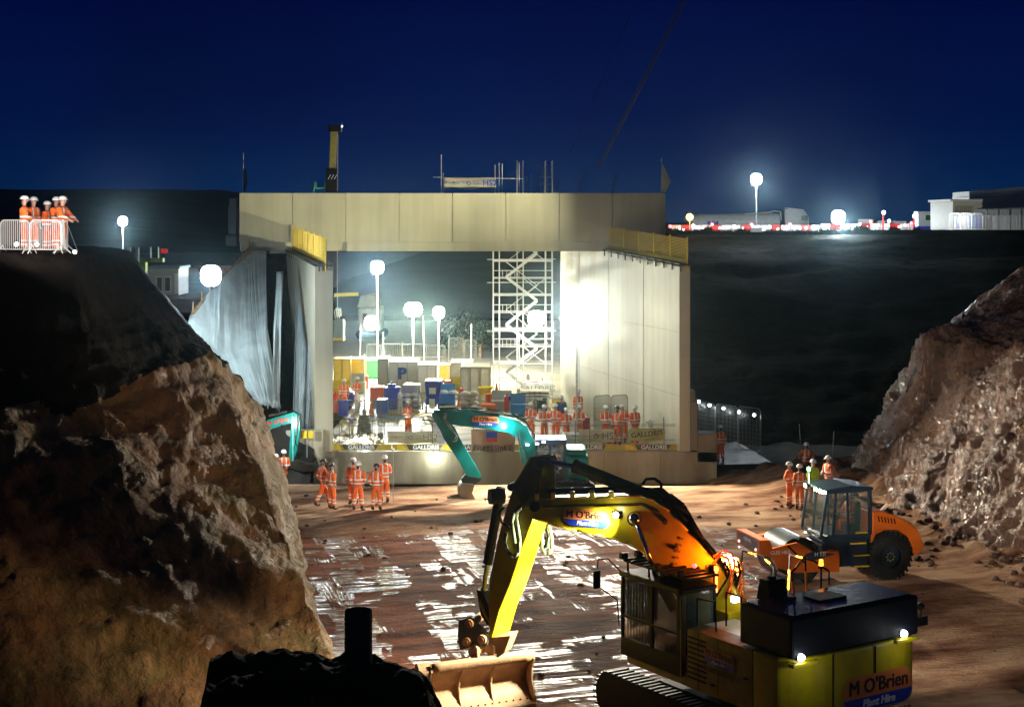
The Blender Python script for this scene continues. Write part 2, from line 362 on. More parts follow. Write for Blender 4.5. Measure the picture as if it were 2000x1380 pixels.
# corridor beside the bridge, with a wet strip
PATHM = mat('wet_path', (.012, .015, .016), .42, spec=.25, var=.4, vs=1.2, bump=.12, bs=5)
DARKM = mat('dark_mud', (.02, .016, .013), .8, var=.4, vs=1, bump=.5, bs=3)
rows = [[Vector((x, y, -.25+.08*fbm((x, y, 0), .6, 3))) for x in [9.4+i*.7 for i in range(60)]] for y in [71+j*.7 for j in range(60)]]
struct(MB().grid(rows).build('corridor_ground', DARKM, smooth=True))
pp = [W(1398, 872, 80), W(1500, 905, 74), W(1480, 912, 73.0), W(1420, 915, 72), W(1398, 910, 73)]
rows = [[lerp(G(1396, 72+i*.9, -.06), G(1510-i*9, 72.5+i*.9, -.06), k/8) for k in range(9)] for i in range(11)]
struct(MB().grid(rows).build('wet_path', PATHM, smooth=True))
YARD = mat('yard_hardcore', (.5, .45, .33), .55, var=.3, vs=.8, bump=.4, bs=4)
rows = [[Vector((x, y, .83+.05*fbm((x, y, 0), .4, 3))) for x in [-45+i*1.5 for i in range(38)]] for y in [88.2+j*1.5 for j in range(50)]]
struct(MB().grid(rows).build('yard_ground', YARD, smooth=True))
struct(MB().grid([[Vector((x, y, -2.0)) for x in (-3000, -60, 60, 3000)] for y in (-60, 30, 3000)]).build('ground', SOIL))

def dl(p, n, u, v):
    top = max(0, min(1, (v-.5)/.12)); k = lerp(1.0, .35, top)
    a = fbm((p.x*1.1, p.y*1.1, p.z*.35), .26, 3); b_ = abs(fbm((p.x*1.4, p.y*1.4, p.z*.3+9), 1.2, 4))
    st = fbm((p.x*.3, p.y*.3, p.z*2.6), 1.0, 3)*.16; vt = fbm((p.x*1.6, p.y*1.6, p.z*.12), 1.5, 4)
    return n*((a*.34+st*.9+vt*.10)*k)+Vector((0, 0, .05*fbm(p, 2.2, 3)))*(1-top)
LS = [
 [(-500,1700,31),(-500,1200,36),(-500,880,42),(-500,680,45),(-500,488,47),(-500,474,75)],
 [(40,1650,32),(20,1150,38),(0,835,44),(0,650,46.5),(0,492,48.5),(0,478,80)],
 [(330,1550,34),(270,1100,41),(200,795,47),(160,640,49),(140,494,50),(140,480,80)],
 [(560,1420,37),(430,1060,44),(340,735,51),(280,615,53),(220,498,54),(220,484,80)],
 [(645,1300,39.6),(545,1010,46.5),(420,715,54),(340,605,56),(256,504,57),(250,488,80)],
 [(606,1165,46.5),(548,930,53),(462,745,58),(360,625,59),(262,506,60),(255,492,82)],
 [(574,1050,55),(532,880,59),(476,748,61),(380,645,61.5),(290,545,62),(265,506,84)],
 [(548,960,64.3),(512,850,64.5),(474,748,65),(385,655,66),(298,556,67),(265,516,86)],
 [(510,930,70),(470,850,71),(430,760,72),(350,660,74),(260,560,76),(230,530,90)]]
g = loft(LS, 230, 150, dl)
cut = lambda j: j/150 > .40
o = struct(MB().grid(g).build('left_bank', ROCKL, smooth=True)); o.data.materials.append(SOIL)
for i, p in enumerate(o.data.polygons):
    c = p.center; j = i % 150
    if j/150 > .42+.05*fbm((c.x, c.y, c.z), .5, 3): p.material_index = 1
def dr(p, n, u, v):
    a = fbm((p.x*1.1, p.y*1.1, p.z*.35), .5, 5); b_ = abs(fbm((p.x*1.3, p.y*1.3, p.z*.35+9), 2.0, 5)); c_ = fbm((p.x, p.y, p.z*.5), 5.0, 4)
    k = lerp(1, .5, max(0, min(1, (v-.62)/.1)))
    return n*((-a*.5+b_*.24+c_*.11)*k)
RS = [
 [(1640,945,70),(1690,850,72),(1750,760,73),(1795,680,73),(1880,620,76),(2040,500,80)],
 [(1690,968,63.5),(1737,885,63.5),(1785,790,64),(1812,664,64.5),(1905,598,67),(2060,480,70)],
 [(1775,1030,57.5),(1850,900,58.5),(1890,780,60),(1930,680,61),(2010,595,64),(2160,480,67)],
 [(1900,1080,53),(1960,930,54.5),(2010,790,56),(2050,680,57),(2150,590,60),(2300,470,63)],
 [(2010,1120,50),(2080,940,51),(2130,790,52),(2180,680,53),(2280,590,56),(2450,450,60)],
 [(2300,1270,41),(2420,1000,42),(2500,780,43),(2550,650,44),(2650,560,46),(2900,400,50)]]
o = struct(MB().grid(loft(RS, 200, 190, dr)).build('right_bank', ROCKR, smooth=True))
# near mound with a standing pipe, close to the camera
def dm(p, n, u, v): return Vector((0, 0, .28*fbm(p, .9, 5)+.07*fbm(p, 4, 3)))
MS = [[(330,1900,15),(340,1700,19),(350,1600,23),(360,1700,27)],[(385,1800,15),(392,1440,20),(412,1285,23),(430,1420,27)],[(450,1800,15),(450,1420,20),(455,1268,23),(460,1400,27)],[(600,1800,15),(580,1400,20),(600,1282,23),(600,1420,27)],
 [(740,1800,15),(740,1420,20),(745,1292,23),(740,1420,27)],[(860,1800,15),(830,1440,20),(822,1302,23),(800,1440,27)],[(980,1900,15),(920,1600,20),(880,1400,22),(860,1560,26)],[(1050,2100,15),(980,1800,19),(950,1600,21),(900,1800,26)]]
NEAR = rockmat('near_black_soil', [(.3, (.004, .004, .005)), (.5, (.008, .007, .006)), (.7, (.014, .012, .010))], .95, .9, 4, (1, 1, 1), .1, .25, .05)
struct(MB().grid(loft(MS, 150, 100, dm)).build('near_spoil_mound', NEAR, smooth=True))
m = MB(); a = W(700, 1330, 22.6); r = .205
for k in range(15): m.tube(a+Vector((0, 0, k*.07)), a+Vector((0, 0, k*.07+.05)), r, 28, cap=False).tube(a+Vector((0, 0, k*.07+.05)), a+Vector((0, 0, k*.07+.07)), r-.012, 28, cap=False)
m.tube(a, a+Vector((0, 0, 1.04)), r-.02, 28, cap=False)
tag(m.build('drain_pipe', mat('black_plastic', (.01, .012, .02), .5, var=.2)), 'black ribbed plastic pipe standing upright in the dark soil mound', 'pipe')
# dark slope on the right up to the plateau, plateau, terrace at left, hills
A = [Vector(p) for p in ((9.4, 76, -.4), (14, 79, -.4), (25, 80, -.3), (50, 66, 0), (90, 50, 0))]
B_ = [W(1180, 452, 205), W(1420, 455, 198), W(1700, 452, 190), W(2050, 452, 170), W(2600, 470, 130)]
rows = []
for i in range(121):
    u = i/120*4; k = min(int(u), 3); f = u-k; a, b = A[k].lerp(A[k+1], f), B_[k].lerp(B_[k+1], f)
    rows.append([a.lerp(b, v/90)+Vector((0, 0, (1.6*math.sin(math.pi*v/90)+1.2*fbm(a.lerp(b, v/90), .06, 4)*math.sin(math.pi*v/90)+.25*fbm(a.lerp(b, v/90), .5, 3)))) for v in range(91)])
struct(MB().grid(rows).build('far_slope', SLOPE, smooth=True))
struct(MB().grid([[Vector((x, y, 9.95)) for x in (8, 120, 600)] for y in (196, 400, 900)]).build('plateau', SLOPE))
rows = [[Vector((x, y, 6.4+.15*fbm((x, y, 1), .2, 3))) for x in [-80+i*3 for i in range(23)]] for y in [84+j*4 for j in range(40)]]
struct(MB().grid(rows).build('terrace', mat('terrace_gravel', (.10, .11, .10), .8, var=.4, vs=.5), smooth=True))
rows = []
for i in range(141):
    x = -260+i*2.3; u = i/140; rows.append([])
    for j in range(26):
        y = 168+j*16; t = j/25
        z = .85+22*t**.75*max(.25, min(1, (40-x)/150))*1.0+.5*fbm((x, y, 0), .05, 4)
        if x > -20: z = .85+ (9.2+2.4*(40-x)/60)*t**.6+.4*fbm((x, y, 0), .05, 4)
        rows[-1].append(Vector((x, y, z)))
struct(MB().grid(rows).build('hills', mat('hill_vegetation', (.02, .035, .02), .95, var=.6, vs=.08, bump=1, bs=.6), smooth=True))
# ridge of far wooded hills behind the left bank
rows = []
for i in range(520):
    px = -300+i*2; top = 400-8*math.sin(i*.0138)-10*max(0, fbm((i*.0155, 0, 0), 1, 3))-7*abs(fbm((i*.1, 2, 0), 1, 4))-3*fbm((i*.4, 4, 0), 1, 2)
    if px < 120: top += 22*(120-px)/420
    rows.append([W(px, 470, 420), W(px, (top+440)/2, 440), W(px, top+3, 455), W(px, top, 470), W(px, top+12, 520)])
tag(struct(MB().grid(rows).build('wooded_ridge', mat('ridge_trees', (.006, .010, .013), .95, var=.5, vs=.05), smooth=True)))

# ---------------------------------------------------------------- the bridge box
def concmat():
    m = bpy.data.materials.new('fresh_concrete'); m.use_nodes = True; t = m.node_tree; L = t.links.new; b = t.nodes['Principled BSDF']; N = t.nodes.new
    o = N('ShaderNodeTexCoord'); mp = N('ShaderNodeMapping'); mp.inputs['Scale'].default_value = (2.2, 2.2, .12); L(o.outputs['Object'], mp.inputs[0])
    a = N('ShaderNodeTexNoise'); a.inputs['Scale'].default_value = 1; a.inputs['Detail'].default_value = 7; L(mp.outputs[0], a.inputs[0])
    c = N('ShaderNodeTexNoise'); c.inputs['Scale'].default_value = .35; c.inputs['Detail'].default_value = 6; L(o.outputs['Object'], c.inputs[0])
    r = N('ShaderNodeValToRGB'); L(a.outputs['Fac'], r.inputs[0]); r.color_ramp.elements[0].position = .3; r.color_ramp.elements[1].position = .62
    r.color_ramp.elements[0].color = (.43, .395, .285, 1); r.color_ramp.elements[1].color = (.50, .465, .34, 1)
    r2 = N('ShaderNodeValToRGB'); L(c.outputs['Fac'], r2.inputs[0]); r2.color_ramp.elements[0].position = .35; r2.color_ramp.elements[1].position = .65
    r2.color_ramp.elements[0].color = (.82, .82, .84, 1); r2.color_ramp.elements[1].color = (1, 1, 1, 1)
    x = N('ShaderNodeMix'); x.data_type = 'RGBA'; x.blend_type = 'MULTIPLY'; x.inputs[0].default_value = 1; L(r.outputs[0], x.inputs[6]); L(r2.outputs[0], x.inputs[7]); L(x.outputs[2], b.inputs['Base Color'])
    b.inputs['Roughness'].default_value = .62
    d = N('ShaderNodeTexNoise'); d.inputs['Scale'].default_value = 9; d.inputs['Detail'].default_value = 5; L(o.outputs['Object'], d.inputs[0])
    bp = N('ShaderNodeBump'); bp.inputs['Strength'].default_value = .15; bp.inputs['Distance'].default_value = .03; L(d.outputs['Fac'], bp.inputs['Height']); L(bp.outputs[0], b.inputs['Normal'])
    return m
CONC = concmat()
CDRK = mat('dark_concrete', (.17, .15, .10), .5, var=.5, vs=1.1, bump=.15, bs=9, col2=(.09, .08, .055), stretch=(1, 1, .25))  # darker concrete, for the buttress and the right plinth
SK = -.27                                              # the walls run back and to the left
def wx(x0, d): return x0+SK*(d-70)
br = thing('concrete_bridge', 'pale concrete box bridge spanning the pit with joints across its deck face', 'bridge', (0, 80, .0))
zt = lambda d: 9.3+.6*min(1, (d-70)/10)
def wall(xa, xb, nm):
    m = MB(); pl = []
    for d, z in ((70, 9.3), (80, 9.78), (88, 9.78)): pl.append((d, z))
    lo = [Vector((wx(xa, d), d, .86)) for d in (70, 80, 88)]; lo2 = [Vector((wx(xb, d), d, .86)) for d in (70, 80, 88)]
    hi = [Vector((wx(xa, d), d, z)) for d, z in pl]; hi2 = [Vector((wx(xb, d), d, z)) for d, z in pl]
    m.add(lo+hi+lo2+hi2, [(0,1,4,3),(1,2,5,4),(6,9,10,7),(7,10,11,8),(0,3,9,6),(2,8,11,5),(3,4,10,9),(4,5,11,10),(0,6,7,1),(1,7,8,2)])
    return m.build(nm, CONC, br, bevel=.03)
wl = wall(-9.0, -8.15, 'side_wall'); wr = wall(7.63, 8.13, 'side_wall')
# formwork joints on the right wall, thin recessed-looking battens of sealant
m = MB()
for d in (74.6, 79.7, 84.5): m.tube(Vector((wx(7.628, d), d, .9)), Vector((wx(7.628, d), d, zt(d)-.1)), .009, 4)
for z in (3.4, 6.3): m.tube(Vector((wx(7.625, 70.1), 70.1, z)), Vector((wx(7.625, 87.9), 87.9, z)), .007, 4)
JNT = mat('joint_sealant', (.2, .18, .13), .7, var=0)
m.build('wall_joint', JNT, br)
m = MB(); m.box((8.3, 70.6, 2.0), (.35, 1.1, 2.2)); m.box((8.25, 70.6, 3.35), (.24, 1.0, .5)); m.build('wall_buttress', CDRK, br, bevel=.03)
m = MB().box((-9.4, 69.9, 1.0), (1.7, .6, 1.75)); m.build('plinth', CONC, br, bevel=.03)
m = MB().box((8.9, 70.7, 1.0), (.9, 1.2, 1.3)); m.build('plinth', CDRK, br, bevel=.03)
x0, x1 = -14.2, 8.0; n = 8; wd = (x1-x0)/n
m = MB().box(((x0+x1)/2, 84.2, 11.25), (x1-x0-.02, 8.2, 2.9)); m.build('deck_slab', CONC, br)
for i in range(n):
    a = x0+i*wd; m = MB().box((a+wd/2, 80.0, 11.54), (wd-.026, .2, 2.55)); q = m.build('deck_panel', CONC, br, bevel=.02)
m = MB().box(((x0+x1)/2+1.5, 80.02, 10.02), (x1-x0-8.2, .26, .48)); m.build('deck_edge_beam', CONC, br, bevel=.02)
m = MB().box((.15, 79.2, .1), (18.4, 18.2, 1.5)); o = m.build('base_slab', mat('stained_concrete', (.44, .40, .29), .55, var=.5, vs=1.0, bump=.2, bs=7, col2=(.20, .17, .12), stretch=(.9, .9, .22)), br, bevel=.03)
m = MB()
for px in (760, 905, 1040, 1180, 1290): p = G(px, 70.09, .1); m.box((p.x, p.y, .15), (.03, .03, 1.2))
m.build('slab_joint', JNT, br)
# ---------------------------------------------------------------- people
def skin(pts, edges, rad, m, name, parent, lvl=1, sub=1):
    me = bpy.data.meshes.new(name); me.from_pydata(pts, edges, []); o = bpy.data.objects.new('tmp', me); C.objects.link(o)
    s = o.modifiers.new('s', 'SKIN'); sv = me.skin_vertices[0] if me.skin_vertices else None
    if sv is None:
        bm = bmesh.new(); bm.from_mesh(me); bm.verts.layers.skin.verify(); bm.to_mesh(me); bm.free(); sv = me.skin_vertices[0]
    for i, r in enumerate(rad): sv.data[i].radius = r if isinstance(r, tuple) else (r, r)
    sv.data[0].use_root = True; s.use_smooth_shade = True
    if sub: q = o.modifiers.new('d', 'SUBSURF'); q.levels = sub; q.render_levels = sub
    dg = bpy.context.evaluated_depsgraph_get(); dg.update()
    nm = bpy.data.meshes.new_from_object(o.evaluated_get(dg)); nm.name = name
    bpy.data.objects.remove(o); nm.materials.clear(); nm.materials.append(m)
    return nm
POSES = {   # elbow and hand per side (x mirrored by side), foot offsets (x, y) and knee; figure faces -Y
 'stand': dict(l=((.25, .03, 1.16), (.24, -.05, .90)), r=((.25, .03, 1.16), (.24, -.05, .90)), f=((.12, 0), (.12, .04))),
 'fold': dict(l=((.25, -.04, 1.14), (-.04, -.24, 1.17)), r=((.25, -.04, 1.14), (-.05, -.22, 1.12)), f=((.12, 0), (.12, .02))),
 'hips': dict(l=((.36, .06, 1.18), (.20, -.10, 1.04)), r=((.36, .06, 1.18), (.20, -.10, 1.04)), f=((.14, 0), (.14, 0))),
 'hold': dict(l=((.24, -.06, 1.15), (.08, -.30, 1.12)), r=((.24, -.06, 1.15), (.06, -.31, 1.10)), f=((.12, 0), (.11, .03))),
 'pole': dict(l=((.32, -.02, 1.22), (.55, -.16, 1.17)), r=((.25, .03, 1.16), (.10, -.26, 1.02)), f=((.12, -.02), (.12, .06))),
 'walk': dict(l=((.25, .12, 1.17), (.25, .02, .94)), r=((.25, -.08, 1.17), (.22, -.28, 1.05)), f=((.10, -.30), (.10, .34))),
 'lean': dict(l=((.28, -.14, 1.20), (.18, -.40, 1.06)), r=((.28, -.14, 1.20), (.20, -.40, 1.06)), f=((.12, .12), (.12, .2))),
 'sit': dict(l=((.25, -.10, 1.16), (.15, -.38, 1.10)), r=((.25, -.10, 1.16), (.14, -.38, 1.12)), f=((.14, -.45), (.14, -.45))),
 'pocket': dict(l=((.28, .06, 1.18), (.20, -.04, .96)), r=((.27, .06, 1.18), (.19, -.04, .96)), f=((.15, .0), (.15, .0)))}
def make_person(pose, jacket=None, helmet=None, vest=None, lean=0.):
    P = POSES[pose]; J = jacket or HIV
    hx = lambda z: -lean*max(0, z-.9)           # forward lean
    # one continuous body: torso, head, arms with hands, legs
    v = [(0, 0, .96), (0, hx(1.2), 1.18), (0, hx(1.4), 1.40), (0, hx(1.5), 1.51), (0, hx(1.6)-.005, 1.585), (0, hx(1.68)-.02, 1.66), (0, hx(1.75)-.01, 1.74)]
    e_ = [(i, i+1) for i in range(6)]; r = [(.15, .11), (.14, .10), (.17, .11), (.07, .07), (.06, .065), (.078, .095), (.075, .09)]
    hands = []
    jv = [(0, 0, .90), (0, hx(1.05), 1.05), (0, hx(1.25), 1.25), (0, hx(1.43), 1.42), (0, hx(1.5), 1.50)]; je = [(0, 1), (1, 2), (2, 3), (3, 4)]; jr = [(.205, .15), (.20, .15), (.20, .15), (.185, .13), (.09, .09)]
    tv = [(0, 0, 1.0), (0, 0, .92)]; te = [(0, 1)]; tr = [(.175, .13), (.18, .14)]
    bm_ = MB()
    for sd, key, ft in ((1, 'l', P['f'][0]), (-1, 'r', P['f'][1])):
        el, ha = [Vector((p[0]*sd, p[1]+hx(p[2]), p[2])) for p in P[key]]; sh = Vector((.185*sd, hx(1.42), 1.42))
        k = len(v); dr_ = (ha-el).normalized(); pm = ha+dr_*.07
        v += [sh, el, ha, pm]; e_ += [(2, k), (k, k+1), (k+1, k+2), (k+2, k+3)]; r += [.06, .045, .028, (.035, .022)]
        sx = dr_.cross(Vector((0, 1, .3))).normalized()
        for q, (off, ln) in enumerate(((-.028, .055), (-.01, .065), (.01, .068), (.028, .05))):
            a = pm+sx*off; b = a+dr_*ln*.6+Vector((0, -.008, -.012)); v += [a, b]; e_ += [(k+3, len(v)-2), (len(v)-2, len(v)-1)]; r += [.010, .008]
        b = ha+sx*.05*-1+dr_*.05; v.append(b); e_.append((k+2, len(v)-1)); r.append(.010)
        k = len(jv); jv += [sh, el, ha-dr_*.03]; je += [(3, k), (k, k+1), (k+1, k+2)]; jr += [.095, .075, .058]
        fx, fy = ft[0]*sd, ft[1]; hip = Vector((.095*sd, 0, .90)); ank = Vector((fx, fy, .09)); kn = hip.lerp(ank, .5)+Vector((0, -.03 if abs(fy) < .2 else -.06, .02)); toe = Vector((fx*1.1, fy-.17, .045))
        if pose == 'sit': kn = Vector((.13*sd, -.44, .93)); ank = Vector((.13*sd, -.42, .50)); toe = ank+Vector((0, -.17, -.04))
        k = len(v); v += [hip, kn, ank, toe]; e_ += [(0, k), (k, k+1), (k+1, k+2), (k+2, k+3)]; r += [.09, .06, .045, (.04, .035)]
        k = len(tv); tv += [hip, kn, ank+Vector((0, 0, .05))]; te += [(1, k), (k, k+1), (k+1, k+2)]; tr += [.115, .095, .085]
        bm_.tube(ank+Vector((0, 0, .09)), ank+Vector((0, 0, -.03)), .062, 10, .058); bm_.ball(ank.lerp(toe, .55)+Vector((0, 0, -.02)), .06, 10, 6, (.85, 2.0, .75))
    body = skin([tuple(Vector(p)) for p in v], e_, r, SKN, 'person', None)
    root = bpy.data.objects.new('person', body); C.objects.link(root)
    body.materials.append(INK)
    # facial features joined to the body's mesh
    bm = bmesh.new(); bm.from_mesh(body); f0 = len(bm.faces); y0 = hx(1.67)-.115
    x = MB(); x.ball((0, y0-.005, 1.665), .018, 6, 4, (.8, 1.2, 1.5)); 
    for s in (-1, 1): x.ball((s*.082, hx(1.66)+.0, 1.665), .025, 6, 4, (.4, .8, 1.2))
    mid = len(x.f)
    for s in (-1, 1): x.ball((s*.032, y0+.008, 1.695), .011, 6, 4, (1, .7, .6))
    x.ball((0, y0+.008, 1.622), .012, 6, 4, (2.0, .7, .4))
    vs = [bm.verts.new(p) for p in x.v]
    for i, f in enumerate(x.f): q = bm.faces.new([vs[k] for k in f]); q.smooth = True; q.material_index = 1 if i >= mid else 0
    bm.to_mesh(body); bm.free()
    for nm, (a, b, c), mm in (('jacket', (jv, je, jr), J), ('trousers', (tv, te, tr), HIV)):
        me = skin([tuple(Vector(p)) for p in a], b, c, mm, nm, None); o = bpy.data.objects.new(nm, me); C.objects.link(o); o.parent = root
    bm_.build('boots', BOOT, root, smooth=True)
    h = MB(); hy = hx(1.75)+.0; n = 14
    pr = [(.128, 1.715), (.126, 1.75), (.115, 1.79), (.09, 1.825), (.05, 1.845), (.004, 1.85)]
    vs = [Vector((R_*math.cos(2*math.pi*i/n), R_*1.15*math.sin(2*math.pi*i/n)+hy-.01, z)) for R_, z in pr for i in range(n)]
    h.add(vs, [(j*n+i, j*n+(i+1) % n, (j+1)*n+(i+1) % n, (j+1)*n+i) for j in range(5) for i in range(n)])
    h.prism([Vector((math.cos(t)*.12, hy-.10-.10*abs(math.sin(t)), 1.712)) for t in [math.pi+math.pi*k/8 for k in range(9)]], (0, 0, .012))
    h.build('hard_hat', helmet or HLM, root, smooth=True)
    h = MB(); h.box((0, hy+.06, 1.62), (.10, .06, .12)); h.build('hair', mat('brown_hair', (.05, .03, .02), .8, var=0), root, bevel=.03)
    root['category'] = 'person'
    return root
PROT = {}
def person(px, d, z, rz, label, pose='stand', jacket=None, helmet=None, sc=1., group=None, vkey='', lean=0.):
    key = (pose, jacket.name if jacket else '', helmet.name if helmet else '', lean)
    used = key in PROT
    if not used: PROT[key] = make_person(pose, jacket, helmet, None, lean)
    o = place(PROT[key], used, G(px, d, z), math.radians(rz), label, group, sc)
    return o
def onfl(px, py): d = FP*(CH+.0)/(py-HZ); x = (px-1000)*d/FP; return d, floor_z(x, d)
# survey group on the pit floor (facing: 0 = towards the camera, 180 = away)
gr = 'workers standing in the pit left of the teal digger'
for (px, py, rz, pose, hm, lb, sc) in (
 (630, 985, 120, 'walk', HLB, 'worker in orange hi-vis and black helmet, leftmost of the pit group', 1.0),
 (648, 993, 130, 'pocket', HLB, 'worker in orange hi-vis and black helmet, second from left in the pit group', .98),
 (690, 984, 200, 'stand', HLM, 'worker in white helmet half hidden behind another in the pit group', 1.02),
 (699, 996, 185, 'pocket', HLM, 'worker seen from behind in white helmet, front middle of the pit group', 1.04),
 (735, 998, 170, 'pocket', HLB, 'worker seen from behind in black helmet, front right of the pit group', 1.0),
 (751, 981, 200, 'pole', HLM, 'worker in white helmet holding the tall survey pole', 1.04)):
    d, z = onfl(px, py); person(px, d, z, rz, lb, pose, None, hm, sc, gr)
m = MB(); a = G(768, 62.0, floor_z(-4.8, 62)); m.tube(a, a+Vector((0, 0, 2.1)), .016, 6).tube(a+Vector((0, 0, 2.1)), a+Vector((0, 0, 2.16)), .07, 10)
tag(m.build('survey_pole', mat('pole_grey', (.35, .35, .33), .4, var=0)), 'thin survey pole with round head held upright in the pit', 'survey pole')
for (px, d, rz, pose, lb) in ((538, 67.5, 150, 'stand', 'worker in pale washed orange hi-vis beside the left teal digger arm'), (554, 68.6, 20, 'fold', 'worker with folded arms under the left teal digger arm')):
    person(px, d, floor_z((px-1000)*d/FP, d)+.05, rz, lb, pose)
# spectators on the left bank
for (px, d, rz, pose, hm, lb, jk) in (
 (47, 49.2, 100, 'hold', HLM, 'worker with raised orange hood at left end of the bank spectators', None), (65, 50.2, 60, 'stand', HLM, 'taller worker in white helmet behind the hooded one on the left bank', None),
 (92, 50.6, 80, 'stand', HLM, 'short worker between the two pairs on the left bank', None), (110, 50.2, 70, 'hold', HLM, 'worker in white helmet leaning behind the black helmet on the left bank', None),
 (122, 50.6, 90, 'hold', HLB, 'worker in black helmet on the left bank', None), (122, 49.5, 75, 'lean', HLM, 'worker leaning arms on the barrier at its right end', None)):
    person(px, d, W(px, 494, d).z, rz, lb, pose, jk, hm, 1.0 if px != 92 else .93, 'spectators on the left bank')
# spectators behind the slab fence, right side
ys = [(1037, 73.5, -10, 'fold', HLM, 'worker with folded arms, leftmost behind the slab fence', None), (1063, 72.6, 10, 'hold', HLM, 'second worker from left behind the slab fence, hands together', None),
 (1085, 73.0, -20, 'hold', HLM, 'third worker from left behind the slab fence', None), (1106, 72.4, 15, 'fold', HLM, 'shorter worker in the middle of the row behind the slab fence', None),
 (1131, 72.6, -5, 'hold', HLM, 'worker beside the light tower base behind the slab fence', None), (1096, 76.5, 0, 'stand', HLM, 'worker with open jacket over navy top behind the front row', NVY2),
 (1129, 79.0, 30, 'stand', HLM, 'distant worker in red beside the light tower pole', None), (1183, 72.4, 20, 'hold', HLM, 'worker looking down at hands, behind the right white banner', None),
 (1206, 71.9, 160, 'stand', HLB, 'worker in dark helmet standing by the right fence post', None), (1216, 72.9, -10, 'stand', HLM, 'worker in white helmet behind the dark helmeted one', None),
 (1240, 72.3, 30, 'pocket', HLM, 'worker at right end behind the green lettered banner', None), (797, 74.5, 40, 'fold', HLM, 'lone worker with folded arms behind the left slab fence', None),
 (672, 84.5, 10, 'stand', HLM, 'worker in the yard left of the light pole near the hose reel', None), (698, 85.5, -30, 'hold', HLM, 'worker in the yard right of the hose reel', None)]
for (px, d, rz, pose, hm, lb, jk) in ys: person(px, d, .86, rz, lb, pose, jk, hm, .93 if px == 1106 else 1.0, 'workers standing on the slab')
for (px, d, z, rz, pose, jk, lb, sc) in ((1407, 73.0, -.15, 200, 'stand', None, 'dimly lit worker walking on the wet path beside the bridge', 1), (1575, 70.0, -.55, 180, 'hips', None, 'worker seen from behind standing highest above the roller group', 1)):
    person(px, d, z, rz, lb, pose, jk, None, sc)
gr = 'workers behind the orange roller'
for (px, py, rz, pose, jk, lb) in ((1541, 990, 60, 'hips', None, 'worker with elbow out, leftmost behind the roller'), (1562, 996, 185, 'stand', None, 'worker seen from behind, second from left behind the roller'),
 (1588, 987, 30, 'stand', HVY, 'worker in lime yellow jacket behind the roller cab'), (1618, 984, -60, 'hold', None, 'worker at right end of the group behind the roller')):
    d, z = onfl(px, py); person(px, d, z, rz, lb, pose, jk, HLM, .97, gr)
# ---------------------------------------------------------------- machines
def on_plane(F, u, off=0.):                 # unproject photo pixels onto a vertical plane through F along u
    u = Vector((*u, 0)).normalized(); n = Vector((u.y, -u.x, 0)); n = -n if n.y > 0 else n; F2 = Vector(F)+n*off
    def f(px, py):
        k = (px-1000)/FP; t = (F2.x-k*F2.y)/(k*u.y-u.x); d = F2.y+u.y*t
        return Vector((k*d, d, CH-(py-HZ)*d/FP))
    return f, u, n
def beamy(parent, name, outline, F, u, half, m, bevel=.02):
    f, u_, n = on_plane(F, u, half)
    return MB().prism([f(*p) for p in outline], -n*2*half).build(name, m, parent, bevel=bevel)
def sign_obrien(parent, c, xd, yd, wdt, phone=None, bg=INKO):
    x = Vector(xd).normalized(); y = Vector(yd).normalized(); n = x.cross(y).normalized(); c = Vector(c); h = wdt*.36
    def cap(y0, y1, m, off, nm):
        pts = []; R_ = .17*wdt
        for sx in (1, -1):
            for k in range(7):
                t = (-math.pi/2+math.pi*k/6) if sx == 1 else (math.pi/2+math.pi*k/6)
                pts.append((sx*(wdt/2-R_*.8)+math.cos(t)*R_*.8, math.sin(t)*h/2))
        pts = [(a, max(y0, min(y1, b))) for a, b in pts]
        out = []
        for p in pts:
            if not out or (abs(p[0]-out[-1][0])+abs(p[1]-out[-1][1])) > 1e-5: out.append(p)
        return MB().prism([c+x*a+y*b+n*off for a, b in out], n*.006).build(nm, m, parent)
    p = cap(-.12*h, h/2, bg, .004, 'decal'); q = cap(-h/2, -.125*h, INKB, .004, 'decal')
    text("M O'Brien", wdt*.205, INK, p, c+y*h*.17+n*.014, x, y, bold=.0055*wdt, ext=.003)
    text("Plant Hire", wdt*.115, INKW, q, c-y*h*.31+n*.014, x, y, bold=.0055*wdt, shear=.2, ext=.003)
    if phone: text(phone, wdt*.17, INK, parent, c-y*h*.83+n*.012, x, y, bold=.0055*wdt, ext=.003)
# ---- big yellow excavator in front
beta = math.radians(33); fwd = Vector((-math.sin(beta), math.cos(beta), 0)); lft = Vector((-math.cos(beta), -math.sin(beta), 0)); UP = Vector((0, 0, 1))
Cn = Vector((5.62, 31.2, 0)); HWd = 1.85
O = Cn+fwd*3.4-lft*HWd; O.z = -.42
ex = thing('excavator', 'large yellow tracked excavator in the foreground reaching its boom over the pit', 'excavator', O, math.atan2(fwd.y, fwd.x))
def E(x, y, z): return Vector((O.x, O.y, 0))+fwd*x+lft*y+UP*z
RE = Matrix((fwd, lft, UP)).transposed()
def ebox(m, x0, x1, y0, y1, z0, z1): return m.box(E((x0+x1)/2, (y0+y1)/2, (z0+z1)/2), (abs(x1-x0), abs(y1-y0), abs(z1-z0)), RE)
